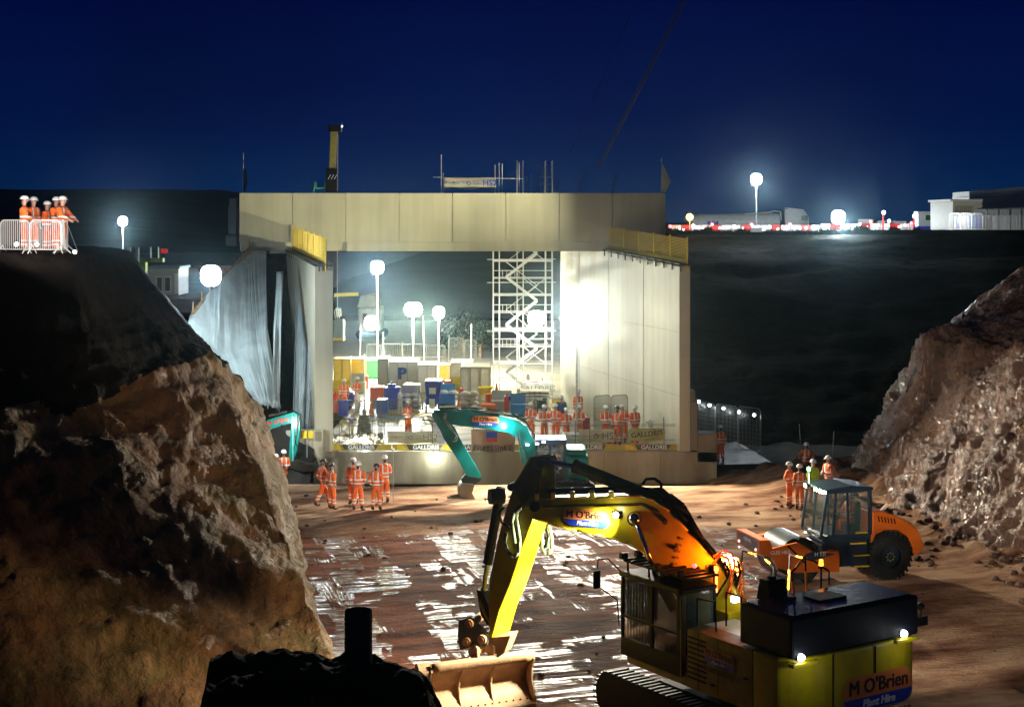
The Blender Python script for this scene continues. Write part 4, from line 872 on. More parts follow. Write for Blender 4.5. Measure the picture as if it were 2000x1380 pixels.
# ---- orange roller
rh = math.radians(180+14); ro = thing('road_roller', 'orange and navy single drum roller driving beside the right rock face', 'road roller', (0, 0, 0), 0)
rw = G(1713, 49.7, 0); ro.scale = (.965,)*3; ro.location = (rw.x, rw.y, floor_z(rw.x, rw.y)-.02); ro.rotation_euler = (0, 0, rh)
def rp_(n, m, pts, y0, y1, par=None, bv=.02): return MB().prism([Vector((x, y0, z)) for x, z in pts], (0, y1-y0, 0)).build(n, m, par or ro, bevel=bv, keep=True)
for s in (1, -1):
    m = MB(); c = Vector((0, s*.72, .77)); prof = [(0.36, -.24), (.70, -.25), (.75, -.15), (.77, 0), (.75, .15), (.70, .25), (.36, .24)]; n = 40
    rows = [[c+Vector((r*math.cos(t), a, r*math.sin(t))) for r, a in prof] for t in [2*math.pi*k/n for k in range(n+1)]]; m.grid(rows); ty = m.build('wheel', RUB, ro, smooth=True, keep=True)
    m = MB()
    for k in range(26):
        for sd in (1, -1):
            t = 2*math.pi*(k+.5*(sd > 0))/26; p = c+Vector((.765*math.cos(t), sd*.12, .765*math.sin(t))); M = Matrix.Rotation(-t, 3, 'Y')@Matrix.Rotation(sd*.5, 3, 'X'); m.box(p, (.07, .27, .06), M)
    m.build('tread', RUB, ty, keep=True)
    m = MB(); m.tube(c+Vector((0, -.12, 0)), c+Vector((0, .12, 0)), .37, 28); m.tube(c+Vector((0, s*.1, 0)), c+Vector((0, s*.2, 0)), .2, 20, .15)
    m.build('rim', NAVY, ty, keep=True)
    m = MB()
    for k in range(8): t = 2*math.pi*k/8; q = c+Vector((.13*math.cos(t), s*.2, .13*math.sin(t))); m.tube(q, q+Vector((0, s*.03, 0)), .018, 6)
    m.build('wheel_nuts', mat('nut_yellow', (.5, .55, .1), .5, var=0), ty, keep=True)
hood = rp_('hood', ORG, [(.62,1.2),(.62,2.28),(.3,2.27),(-.07,2.17),(-.67,1.91),(-1.07,1.58),(-1.3,1.05),(-1.15,.82),(-.85,.66),(-.86,.95),(-.7,1.35),(-.35,1.60),(.1,1.64),(.45,1.5)], -.85, .85, bv=.06)
m = MB()
for k in range(6): m.box((.38-k*.115, .855, 2.02-k*.02), (.035, .02, .2), Matrix.Rotation(.25, 3, 'Y')).box((.38-k*.115, -.855, 2.02-k*.02), (.035, .02, .2), Matrix.Rotation(.25, 3, 'Y'))
m.build('louvres', BLK, hood, keep=True); MB().prism([Vector((0, .3, 2.18)), Vector((.1, .3, 2.18)), Vector((-.18, .3, 2.42)), Vector((-.25, .3, 2.38))], (0, .12, 0)).build('exhaust', mat('pale_pipe', (.8, .6, .5), .4, var=0), hood, keep=True)
rp_('chassis', NAVY, [(2.3,.45),(2.3,1.2),(1.9,1.5),(.55,1.5),(.2,.9),(.55,.45)], -.6, .6)
rp_('chassis', NAVY, [(-.9,.5),(-.9,1.3),(.6,1.3),(.6,.5)], -.45, .45)
m = MB(); m.box((1.1, .78, .95), (.55, .32, .9)); m.build('step_box', NAVY, ro, bevel=.02, keep=True)
for k, z in enumerate((1.28, .88, .52, 1.62)): MB().box((1.05+.12*(k == 0), .95, z), (.55 if k != 3 else .4, .06, .045)).build('step', YPL, ro, keep=True)
# cab frame
cabr = rp_('cab', NAVY, [(2.35,1.35),(2.1,1.22),(.62,1.22),(.5,1.5),(.62,1.55),(2.15,1.55)], -.75, .75)
P_ = dict(fb=(2.4, 1.5), ft=(2.18, 2.93), rb=(.62, 1.5), rt=(.66, 2.97)); mid = (1.42, 1.5), (1.45, 2.95)
m = MB()
for y in (.74, -.74):
    for (a, b, w_) in ((P_['fb'], P_['ft'], .08), (P_['rb'], P_['rt'], .17), ((1.98, 1.42), (1.86, 2.93), .05), ((2.4, 1.52), (1.98, 1.40), .07), (mid[0], mid[1], .04)): m.beam((a[0], y, a[1]), (b[0], y, b[1]), .08, w_, (0, 1, 0))
    m.beam((2.2, y, 2.93), (.6, y, 2.97), .08, .08)
m.beam((2.4, -.74, 1.52), (2.4, .74, 1.52), .07, .07)
m.build('cab_frame', NAVY, cabr, keep=True, bevel=.01)
rp_('cab_roof', NAVY, [(2.28,2.95),(2.28,3.03),(1.3,3.14),(.55,3.06),(.52,2.97)], -.8, .8, cabr, .03)
for y in (.735, -.735): MB().add([(2.36, y, 1.55), (2.14, y, 2.9), (.72, y, 2.94), (.7, y, 1.55)], [(0, 1, 2, 3)]).build('window', GLS, cabr, keep=True, thick=.008)
MB().add([(2.39, -.7, 1.55), (2.39, .7, 1.55), (2.18, .7, 2.9), (2.18, -.7, 2.9)], [(0, 1, 2, 3)]).build('windscreen', GLS, cabr, keep=True, thick=.008)
m = MB().box((.98, 0, 1.62), (.5, .5, .3)).box((.78, 0, 2.1), (.14, .48, .8)); m.build('seat', BLK, cabr, keep=True, bevel=.05)
m = MB(); m.tube((1.6, 0, 1.5), (1.45, 0, 2.05), .04)
for k in range(12): t, t2_ = 2*math.pi*k/12, 2*math.pi*(k+1)/12; m.tube(Vector((1.45+.07*math.cos(t), .2*math.sin(t), 2.05+.15*math.cos(t))), Vector((1.45+.07*math.cos(t2_), .2*math.sin(t2_), 2.05+.15*math.cos(t2_))), .015, 5)
m.build('steering_wheel', BLK, cabr, keep=True)
for y in (.66, .3, -.5):
    hd = MB().box((2.32, y, 2.98), (.1, .18, .12)).build('head_lamp', BLK, cabr, keep=True); MB().box((2.375, y, 2.98), (.02, .16, .1)).build('lamp_face', emi('roller_lamp', (1, .8, .7), 60), hd, keep=True)
MB().box((2.3, .79, 2.96), (.1, .02, .08)).build('lamp_side', emi('roller_lamp', (1, .8, .7), 60), cabr, keep=True)
M_ = WM(ro); lamp('SPOT', M_@Vector((2.55, .3, 2.95)), 900, (1, .9, .75), .1, cabr, M_@Vector((7.5, -1.5, 0)), 110, .8); lamp('POINT', M_@Vector((2.5, .8, 3.05)), 25, (1, .85, .75), .06, cabr)
gb = MB().tube((2.2, -.6, 3.0), (2.2, -.6, 3.35), .015).ball((2.2, -.6, 3.5), .06, 10, 6, (1, 1, 1.3)).build('beacon', E_G, cabr, keep=True); lamp('POINT', M_@Vector((2.3, -.6, 3.6)), 30, (.2, 1, .35), .06, gb)
# drum and its frame
c = Vector((3.2, 0, .78)); m = MB(); m.tube(c-Vector((0, .84, 0)), c+Vector((0, .84, 0)), .77, 56, cap=False); m.tube(c-Vector((0, .78, 0)), c+Vector((0, .78, 0)), .60, 40); dm_ = m.build('drum', mat('drum_steel', (.10, .11, .11), .25, metal=.6, var=.5, vs=2), ro, smooth=False, keep=True)
for p in dm_.data.polygons: p.use_smooth = len(p.vertices) == 4
frm = None
for s in (1, -1):
    y = s*.93; pl = [(4.64,1.55),(4.64,1.06),(4.25,1.02),(4.02,.62),(3.35,.44),(1.85,.40),(1.85,.95),(2.1,1.06),(2.75,1.06),(3.1,1.30),(3.35,1.42),(4.2,1.27),(4.3,1.55)]
    q = rp_('drum_frame', ORG, pl, y-.06*s, y+.06*s, frm or ro, .012)
    if frm is None: frm = q
    MB().prism([Vector((a, y+.065*s, b)) for a, b in ((2.0,.98),(2.75,1.12),(3.1,1.02),(2.85,.80))], (0, .01*s, 0)).build('decal', NAVY, q, keep=True)
    MB().beam((3.68, y+.05*s, 1.34), (3.05, y+.05*s, .72), .05, .10, (0, 1, 0)).build('slot', BLK, q, keep=True)
    MB().box((2.45, y+.07*s, .68), (.1, .01, .05)).build('reflector', YPL, q, keep=True)
MB().box((4.48, 0, 1.31), (.30, 1.86, .5)).build('drum_frame', ORG, ro, bevel=.03, keep=True); MB().box((1.95, 0, .8), (.25, 1.8, .5)).build('drum_frame', ORG, ro, bevel=.03, keep=True)
MB().box((4.64, 0, 1.3), (.02, 1.5, .35)).build('front_plate', mat('grey_plate', (.3, .25, .25), .5, var=.3), ro, keep=True)
for y in (.7, -.7): MB().ball((4.66, y, 1.2), .05).ball((4.66, y, 1.0), .04).build('head_lamp', emi('dim_pink', (1, .5, .5), 1.5), ro, keep=True)
X, Y_ = M_.to_3x3()@Vector((-1, 0, 0)), UP
text('CLEE HILL', .155, INKW, frm, M_@Vector((3.93, 1.0, 1.13)), X, Y_, bold=.004); text('H 13i', .17, INKW, frm, M_@Vector((2.55, 1.012, 1.0)), X, Y_, bold=.003); text('CLEE HILL', .14, INKW, ro, M_@Vector((4.655, 0, 1.38)), M_.to_3x3()@Vector((0, 1, 0)), Y_); text('CLEE HILL GROUP', .07, INKW, cabr, M_@Vector((1.25, .79, 3.0)), X, Y_)
b = dup(DRV); b.location = M_@Vector((1.0, 0, .93)); b.rotation_euler = (0, 0, rh+math.pi/2); b['label'] = 'driver in orange hi-vis seated in the orange roller cab'
# ---------------------------------------------------------------- tarpaulins, railings, fences on the bridge
TARP = mat('grey_tarpaulin', (.36, .42, .42), .5, var=.3, vs=1.2, bump=.35, bs=2.5)
def tarp(secs, nm, label, nu, seed, amp=.22, fr=1.0):
    def dd(p, n, u, v): return Vector((0, -1, 0))*(amp*(math.sin(u*nu*fr+2.2*math.sin(v*3+seed)+seed)*.6+fbm((u*nu*.55*fr, v*2.2, seed), 1, 3)*1.1))+Vector((0, 0, (.25 if v < .04 else 0)*fbm((u*30, 0, seed), 1, 3)))
    return tag(MB().grid(loft(secs, int(nu*9), 40, dd)).build(nm, TARP, smooth=True, thick=.02), label, 'tarpaulin', 'grey sheeting hung beside the bridge')
tarp([[(495,775,68.6),(365,640,70),(372,612,72)],[(500,790,68.8),(430,690,71.5),(430,548,74)],[(520,790,69),(500,680,72),(488,490,79)],[(548,800,70),(522,640,73),(520,489,79)]], 'tarpaulin', 'widest grey sheet spread over the slope left of the bridge, floodlit at its top', 20, 1.0, .16)
tarp([[(534,770,69.5),(535,640,71),(540,530,74)],[(546,790,69.6),(549,640,71),(553,530,74)]], 'tarpaulin', 'narrow loose strip of grey sheet hanging beside the dark gap', 5, 4.0, .12, .8)
tarp([[(572,835,70.8),(577,660,74),(576,493,79)],[(594,836,70.6),(600,660,72.5),(604,505,75)],[(611,838,70.4),(628,650,70.8),(631,520,71.2)]], 'tarpaulin', 'folded grey sheet hanging against the left bridge wall under the yellow railing', 13, 7.0, .2, 1.3)
rows = [[W(a, max(492, 492+(487-a)*1.13)+3+k*24, 80.5-k*.35)+Vector((0, .4*fbm((a*.02, k*.2, 0), 1, 3), 0)) for a in range(370, 640, 6)] for k in range(15)]
struct(MB().grid(rows).build('embankment_beside_bridge', SLOPE, smooth=True))
rows = [[lerp(W(485+12*i, 760+i*9, 70), W(470+12*i, 960, 68.2-.02*i), k/12)+Vector((0, .2*fbm((i*.3, k*.3, 0), 1, 3), 0)) for k in range(13)] for i in range(12)]
struct(MB().grid(rows).build('embankment_toe', DARKM, smooth=True))
m = MB(); m.beam(W(487, 488, 78.6), W(377, 612, 71.6), .12, .25)
for k in range(8): p = W(487, 488, 78.6).lerp(W(377, 612, 71.6), k/7); m.tube(p, p+Vector((0, 0, .55)), .03)
tag(m.build('slope_edge_rail', TIMB), 'timber edge beam running down the slope beside the floodlit sheet', 'edge rail')
def edge_protection(p, q, h, n, label):
    t = thing('edge_railing', label, 'railing', p, 0, 'yellow edge railings on the wing walls'); p, q = Vector(p), Vector(q); d_ = q-p
    mesh = MB()
    for k in range(15): z = .15+h*.83*k/14; mesh.tube(p+UP*z, q+UP*z, .012, 4)
    L_ = d_.length; N_ = int(L_/.11)
    for k in range(N_+1): a = p.lerp(q, k/N_); mesh.tube(a+UP*.1, a+UP*h, .007, 4)
    YM = mat('railing_yellow', (.75, .52, .03), .45, var=.15); mesh.build('mesh_panel', YM, t)
    MB().beam(p+UP*.09, q+UP*.09, .03, .18).build('toe_board', YM, t)
    for k in range(n+1): a = p.lerp(q, k/n); MB().tube(a-UP*.35, a+UP*(h+.06), .035, 8).build('post', YM, t)
    br_ = MB()
    for k in range(2*n+1): a = p.lerp(q, k/(2*n)); br_.box(a+Vector((-.15, 0, -.05)), (.5, .12, .08)).box(a+Vector((-.3, 0, -.2)), (.06, .1, .3))
    br_.beam(p-UP*.02, q-UP*.02, .7, .05); br_.build('walkway', mat('dark_timber', (.07, .06, .045), .7, var=.4), t)
R = lambda x0, d, z: Vector((wx(x0, d), d, z))
edge_protection(R(7.75, 79.8, 9.9), R(7.95, 69.9, 9.42), 1.15, 5, 'yellow mesh railing climbing the right wing wall')
edge_protection(R(-8.75, 79.8, 9.9), R(-8.5, 69.9, 9.42), 1.15, 6, 'yellow mesh railing on the left wing wall above the sheeting')
BANY = mat('banner_yellowish', (.62, .58, .30), .7, var=.15); translucent(BANY, .5)
# slab front: thin posts, rails, barriers, banners, yellow beams
SX0, SX1 = -8.1, 7.55
for i in range(6):
    a = SX0+(SX1-SX0)*i/6+.02; b = SX0+(SX1-SX0)*(i+1)/6-.02
    t = thing('yellow_beam', 'yellow toe beam lettered GALLDRIS on the slab edge, %s bay from the left' % ('first', 'second', 'third', 'fourth', 'fifth', 'last')[i], 'barrier beam', (a, 70.3, .86), 0, 'yellow beams along the slab edge')
    MB().box(((a+b)/2, 70.3, 1.02), (b-a, .06, .28)).build('board', mat('beam_yellow', (.55, .40, .04), .5, var=.35, vs=2), t)
    c = (a+b)/2+(.25 if i % 2 else -.1); w_ = 1.55
    MB().prism([Vector((c-w_/2-.12, 70.262, 1.14)), Vector((c+w_/2, 70.262, 1.14)), Vector((c+w_/2-.14, 70.262, .9)), Vector((c-w_/2+.02, 70.262, .9))], (0, -.006, 0)).build('name_plate', mat('plate_dark', (.05, .05, .04), .5, var=0), t)
    text('GALLDRIS', .27, INKW, t, (c, 70.25, 1.02), (1, 0, 0), UP, bold=.008)
    MB().prism([Vector((c-w_/2-.55, 70.262, 1.14)), Vector((c-w_/2-.3, 70.262, 1.14)), Vector((c-w_/2-.05, 70.262, .9)), Vector((c-w_/2-.55, 70.262, .9))], (0, -.006, 0)).build('chevron', YPL, t)
DF = mat('fence_dark', (.12, .12, .09), .5, metal=.3, var=0)
for k, px in enumerate((664, 683, 750, 845, 925, 1005, 1124, 1152, 1213, 1297)):
    p = G(px, 70.45, .86)
    tag(MB().tube(p, p+Vector((.02*(k % 3-1), 0, 1.35+.15*(k % 2))), .022, 6).build('fence_post', DF), 'thin dark post on the slab edge, %s from the left' % ('first', 'second', 'third', 'fourth', 'fifth', 'sixth', 'seventh', 'eighth', 'ninth', 'last')[k], 'post', 'thin posts along the slab edge')
m = MB()
for z in (2.02, 1.95): m.tube((SX0, 70.5, z), (SX1, 70.5, z+.02), .011, 5)
m.tube((SX0, 70.5, 1.35), (SX1, 70.5, 1.33), .008, 4)
tag(m.build('guard_cable', DF), 'thin guard rails strung between the posts along the slab edge', 'guard rail')
def banner(px0, px1, py0, py1, d, m_, label, group=None, wave=.05):
    a, b = W(px0, py1, d), W(px1, py0, d); nx, nz = 28, 10
    rows = [[Vector((lerp(a.x, b.x, i/nx), d+wave*math.sin(i*.55+j*.2)+wave*fbm((i*.3, j*.4, px0), 1, 2), lerp(a.z, b.z, j/nz)+.03*math.sin(i*.35)*(1 if j < 5 else .3))) for i in range(nx+1)] for j in range(nz+1)]
    o = MB().grid(rows).build('banner', m_, smooth=True, thick=.01); return tag(o, label, 'banner', group), (a+b)/2, (b.x-a.x), (b.z-a.z)
def diamond(par, c, s, m_): MB().path([c+Vector((s, 0, 0)), c+Vector((0, 0, s)), c-Vector((s, 0, 0)), c-Vector((0, 0, s)), c+Vector((s, 0, 0))], s*.14, 4).build('emblem', m_, par)
def hs2(par, c, w_, h_, ink=INK):
    text('HS2', h_*.75, ink, par, c+Vector((w_*.38, -.10, 0)), (1, 0, 0), UP, bold=.002); diamond(par, c+Vector((-.02*w_, -.10, 0)), h_*.2, ink)
    text('Balfour Beatty VINCI', h_*.26, ink, par, c+Vector((-.27*w_, -.10, .02)), (1, 0, 0), UP); text('working on\nbehalf of', h_*.2, ink, par, c+Vector((.14*w_, -.10, .02)), (1, 0, 0), UP)
o, c, w_, h_ = banner(757, 852, 842, 865, 70.6, BANW, 'long cream banner lettered HS2 on the left part of the slab fence'); hs2(o, c, w_, h_, mat('grey_ink', (.12, .12, .10), .6, var=0))
o, c, w_, h_ = banner(920, 1005, 838, 882, 70.05, BANP, 'pinkish banner lettered FREYSSINET with blue and red square', None, .06)
text('FReYSSInET', .36, INK, o, c+Vector((0, -.14, -.32)), (1, 0, 0), UP); MB().box(c+Vector((-.05, -.13, .28)), (.5, .01, .28)).build('emblem_blue', INKB, o); MB().box(c+Vector((-.05, -.13, .04)), (.5, .01, .18)).build('emblem_red', RED, o)
o, c, w_, h_ = banner(1130, 1200, 838, 864, 70.55, BANW, 'cream banner lettered HS2 between worker legs on the right of the slab fence'); hs2(o, c, w_, h_, mat('grey_ink', (.1,)*3))
o, c, w_, h_ = banner(1228, 1298, 836, 862, 70.4, BANY, 'yellowish banner lettered GALLDRIS in green at the right end of the slab')
text('GALLDRIS', .33, INKG, o, c+Vector((0, -.12, .05)), (1, 0, .1), UP, bold=.008); text('GROUP', .12, INKG, o, c+Vector((.1, -.12, -.2)), (1, 0, .1), UP)
def barrier(name, p, q, h, label, cat, group, m_=GALV, bars=14, feet=True, r=.018):
    p, q = Vector(p), Vector(q); t = thing(name, label, cat, (p+q)/2, 0, group); d_ = (q-p).normalized(); sd = Vector((-d_.y, d_.x, 0))
    c = .12; z0 = .12
    fr = MB().path([p+UP*z0, p+UP*(h-c), p+d_*c+UP*h, q-d_*c+UP*h, q+UP*(h-c), q+UP*z0, p+UP*z0], r, 6); fr.build('frame', m_, t)
    b_ = MB()
    for k in range(1, bars): a = p.lerp(q, k/bars); b_.tube(a+UP*z0, a+UP*h, r*.55, 4)
    if h > 1.5:
        for k in range(1, 10): b_.tube(p+UP*(z0+(h-z0)*k/10), q+UP*(z0+(h-z0)*k/10), .004, 4)
    b_.build('bars', m_, t)
    if feet:
        for e_ in (p.lerp(q, .08), p.lerp(q, .92)): MB().path([e_+sd*.28, e_+UP*.25, e_-sd*.28], r, 5).build('foot', m_, t)
    return t
for k, (a, b) in enumerate(((652, 700), (702, 748), (728, 785), (1160, 1192), (1194, 1226))):
    barrier('mesh_fence', G(a, 73.6+.1*k, .86), G(b, 73.9+.1*k, .86), 1.9 if k < 3 else 2.1, 'round cornered mesh fence panel on the slab, %s from the left' % ('first', 'second', 'third', 'fourth', 'fifth')[k], 'fence panel', 'mesh panels on the slab', DF, 20)
# crowd barriers on the left bank
bz_ = W(60, 494, 49).z
for k, (a, b, d1, d2) in enumerate(((-78, -2, 49.4, 49.0), (0, 57, 49.0, 48.8), (58, 119, 48.7, 48.5), (120, 132, 48.7, 50.2))):
    barrier('crowd_barrier', Vector((G(a, d1).x, d1, bz_)), Vector((G(b, d2).x, d2, bz_)), 1.05, 'galvanised crowd barrier on the left bank, %s' % ('cut by the picture edge', 'left of the workers', 'in front of the workers', 'end panel running away from the camera')[k], 'barrier', 'crowd barriers on the left bank', mat('barrier_pale', (.62, .62, .6), .35, metal=.2, var=0), 15)
tag(MB().tube(G(132, 50, bz_+.9), G(152, 50.5, bz_+.02), .012, 5).build('rope', GALV), 'thin line sloping down from the end barrier on the left bank', 'rope')
# things on the deck top
zd = 12.72
def feather(px, py0, d, z0, label, m_, wd=.42):
    t = thing('feather_flag', label, 'flag', G(px, d, z0)); top = CH-(py0-HZ)*d/FP; x = G(px, d).x
    MB().tube((x, d, z0), (x+.05, d, top), .018, 6).build('mast', GALV, t)
    n = 16; rows = [[Vector((x+.03+wd*k/3*(.08+.92*(1-abs(2*((j/n)*.98)-.62))) , d+.05*math.sin(j*.7+k), lerp(z0+.15, top-.02, j/n))) for k in range(4)] for j in range(n+1)]
    rows[-1] = [Vector((x+.03+.01*k, d, top)) for k in range(4)]
    MB().grid(rows).build('cloth', m_, t, smooth=True, thick=.01)
feather(1291, 308, 79.95, zd, 'white feather flag on the right end of the deck', BANW, .5); feather(474, 298, 82, zd, 'dim blue feather flag on the left end of the deck', mat('flag_dim', (.05, .12, .2), .8, var=.5, vs=4), .25)
sc = thing('guard_scaffold', 'tube scaffold frame on the deck top carrying the long banner', 'scaffold', G(920, 80.6, zd))
zq = lambda py, d: CH-(py-HZ)*d/FP
for px, a in ((862, 302), (866, 338), (967, 322), (975, 318), (981, 320), (1014, 318)): p = G(px, 80.6, zd); MB().tube(p, Vector((p.x, 80.6, zq(a, 80.6))), .024, 6).build('standard', GALV, sc)
MB().tube(W(846, 346, 80.6), W(1020, 349, 80.6), .022, 6).build('ledger', GALV, sc)
o, c, w_, h_ = banner(867, 969, 347, 369, 80.4, BANW, 'long pale banner lettered HS2 on the scaffold above the deck', None, .03); hs2(o, c, w_, h_, INKB)
m = MB()
for px, a in ((1022, 326), (1028, 345), (1038, 340), (1049, 322), (1054, 320), (1059, 326), (1066, 324), (1070, 321), (1077, 320), (1084, 352), (1088, 350)): p = G(px, 86, zd); m.tube(p, Vector((p.x, 86, zq(a, 86))), .022, 6)
m.beam(W(1052, 346, 86), W(1076, 346, 86), .1, .04).beam(W(1054, 360, 86), W(1076, 360, 86), .1, .04)
tag(m.build('rebar_cage', GALV), 'cluster of tall steel standards and ties on the deck behind the scaffold banner', 'steel standards')
for px, t_ in ((1128, 'left'), (1193, 'right')):
    m = MB(); a = W(px, 378, 86); b = W(px+9, 340 if px > 1150 else 335, 86); s_ = Vector((.12, 0, 0)); m.path([a, b], .02).path([a+s_, b+s_], .02)
    for k in range(6): m.tube(a.lerp(b, k/6), a.lerp(b, (k+.5)/6)+s_, .012, 4)
    tag(m.build('leaning_ladder', mat('dim_steel', (.12, .16, .18), .5, var=0)), 'short leaning ladder on the deck top, %s one of two' % t_, 'ladder', 'leaning ladders on the deck')
m = MB(); p = W(456, 450, 82); m.box(W(456, 430, 83), (.45, .8, 1.5)).box(W(456, 397, 83), (.35, .6, .55)).box(W(454, 470, 83), (.6, .8, .6)); tag(m.build('stair_stack', mat('dim_steel', (.1,)*3), bevel=.03), 'dim stacked steel frame just left of the deck end', 'access frame')
# scaffold stair tower
td = 90.0; st_ = thing('scaffold_tower', 'tall white scaffold stair tower standing inside the opening', 'scaffold tower', G(1020, td, .85)); bx = [G(px, td).x for px in (963, 975, 1010, 1022, 1066, 1079)]
WS = mat('white_scaffold', (.75, .75, .70), .4, metal=.1, var=0)
zb, ztp = .85, 14.9
for x in bx:
    for y in (td, td+1.5): MB().tube((x, y, zb), (x, y, ztp if x > 0 else 9.7), .036, 6).build('standard', WS, st_)
lv = [zb+.15+k*1.0 for k in range(14)]; m = MB()
for k, z in enumerate(lv):
    x0_, x1_ = (bx[0], bx[5]) if z < 9.7 else (bx[2], bx[5])
    if z > 12.6: continue
    if k % 2 == 0:
        m.beam((x0_, td, z), (x1_, td, z), .05, .06).beam((x0_, td+1.5, z), (x1_, td+1.5, z), .05, .06); MB().box(((bx[0]+bx[3])/2, td+.75, z+.05) if z < 9.7 else ((bx[2]+bx[5])/2, td+.75, z+.05), (bx[3]-bx[0], 1.4, .05) if z < 9.7 else (bx[5]-bx[2], 1.4, .05)).build('platform', WS, st_)
        m.tube((bx[3], td, z), (bx[4], td, z+1.0), .022, 5).tube((bx[4], td, z), (bx[3], td, z+1.0), .022, 5)
    else:
        m.tube((x0_, td, z), (x1_, td, z), .025, 5).tube((x0_, td+1.5, z), (x1_, td+1.5, z), .025, 5).tube((x0_, td, z+.45), (x1_, td, z+.45), .022, 5)
    for q in range(5): xx = bx[1]+.2+q*.24; m.tube((xx, td, z+.0), (xx, td, z+.45), .014, 4) if k % 2 and z < 9 else None
m.build('ledgers', WS, st_)
for k in range(7):
    z = zb+.2+k*1.4; a, b = (bx[0]+.5, bx[3]+.35) if k % 2 else (bx[4]-.5, bx[1]+.4); m = MB()
    if k % 2: a, b = bx[1]+.4, bx[4]-.5
    for y in (td+.35, td+1.05): m.beam((a, y, z), (b, y, z+1.4), .04, .14)
    for q in range(7): m.box((lerp(a, b, (q+.5)/7), td+.7, z+1.4*(q+.5)/7), (.22, .7, .03))
    m.tube((a, td+.35, z+.9), (b, td+.35, z+2.3), .02, 5); m.build('stair_flight', WS, st_)
for z in (7.75, 9.1, 4.9): MB().tube((bx[0]-.35, td-.05, z), (bx[5]+.2, td-.05, z+.02), .025, 6).build('brace', WS, st_)
o, c, w_, h_ = banner(1018, 1080, 746, 772, 89.7, mat('white_sheet', (.8, .8, .76), .6, var=.05), 'white sheet lettered GALLDRIS tied to the scaffold tower', None, .03); text('GALLDRIS', .48, mat('pale_green_ink', (.28, .34, .30), .6, var=0), o, c+Vector((0, -.09, 0)), (1, 0, 0), UP)
for x in (bx[0], bx[3], bx[5]): pass
# ---------------------------------------------------------------- lighting towers
def flood(px, py, d, z0, label, power, col=(1, .97, .88), heads=4, em=E_W, size=.30, pole=True, face=-1, group='lighting towers', soft=.25, ldy=-.35, rad=None):
    t = thing('lighting_tower', label, 'lighting tower', G(px, d, z0), 0, group); h = W(px, py, d); nx = max(1, heads//2)
    if pole: MB().tube(G(px, d, z0), h-UP*.1, .055, 8, .035).build('mast', GALV, t); MB().box(G(px, d, z0+.35), (1.3, .8, .6)).build('generator', YPL if 'yellow' in label else WHT, t, bevel=.05)
    MB().beam(h-Vector((nx*size*.55, 0, 0)), h+Vector((nx*size*.55, 0, 0)), .05, .05).build('crossarm', GALV, t)
    for r_ in range(2 if heads > 1 else 1):
        for k in range(nx):
            c = h+Vector(((k-(nx-1)/2)*size*.5, -.05, (.5-r_)*size*.5 if heads > 1 else 0)); hd = MB().box(c+Vector((0, .06, 0)), (size, .1, size*.95)).build('lamp_head', GALV, t, bevel=.02)
            MB().ball(c, size*.85, 18, 14, (1, .7, 1)).build('lamp_face', em, hd)  # ball swollen past the head, its size stands in for lens glare
    if power: lamp('POINT', h+Vector((0, min(ldy, -size*.6-.25), -(size*.9+.1) if heads > 1 else -.12)), power, col, soft, t)
    return t
t = flood(1126, 621, 71.5, .86, 'brightest tower in front of the right wall, its mast rising from the slab', 150, (1, .96, .74), 8, E_Y, .36)
q = W(1126, 621, 71.1); lamp('SPOT', q, 26000, (1, .91, .72), .3, t, (4.5, 50, 0), 112, .5); lamp('SPOT', q, 31000, (.97, .96, .63), .3, t, (-6.5, 80, 11), 96, .5); lamp('SPOT', q, 11000, (1, .99, .68), .3, t, (-5, 92, 2), 50, .5)
flood(713, 858, 72.2, .86, 'low glaring lamp on the slab behind the left fence', 3000, (1, .98, .86), 2, E_W, .2, False, ldy=-.5)
flood(852, 885, 69.9, .5, 'small work lamp hung on the slab face', 90, (.95, 1, .85), 1, E_W, .12, False, ldy=-.25)
flood(1047, 622, 88.8, .85, 'blinding lamp cluster hung inside the scaffold tower', 800, (1, .98, .86), 4, E_Y, .42, False)
flood(737, 522, 108, .85, 'tallest mast behind the opening, left side, with cold white head', 9000, (.85, .93, 1), 4, E_W, .42)
flood(725, 630, 104, .85, 'glaring head below the tallest mast, left of the double head', 7000, (1, .98, .85), 4, E_Y, .42, False)
flood(807, 604, 101, .85, 'tower with wide double head behind the opening', 8500, (1, 1, .66), 6, E_Y, .42)
flood(857, 610, 103, .85, 'tower right of the double headed one behind the opening', 6500, (1, .98, .8), 4, E_Y, .36)
flood(240, 432, 150, 6.4, 'far left tower standing over the dark hills', 4500, (.85, .95, 1), 4, E_W, .42)
flood(412, 538, 68.5, 6.4, 'huge glare above the sloping grey sheet left of the bridge', 1500, (.78, .92, 1), 4, E_W, .42, False)
flood(153, 442, 400, 6, 'x', 1, heads=1) if False else None
flood(1477, 350, 180, 9.95, 'tall tower behind the tanker lorry on the right plateau', 6000, (.85, .95, 1), 4, E_W, .6)
flood(1637, 424, 185, 9.95, 'low bright tower right of the lorry on the plateau', 9000, (.85, .97, 1), 4, E_W, .75, False)
t = thing('street_lamp', 'orange glowing lamp at the tail of the tanker lorry', 'lamp', W(1347, 424, 190)); MB().ball(W(1347, 424, 190), .42, 12, 8).build('lamp_globe', E_O, t); MB().tube(W(1347, 452, 190), W(1347, 430, 190), .06).build('mast', GALV, t); lamp('POINT', W(1347, 424, 189), 400, (1, .4, .05), .3, t)
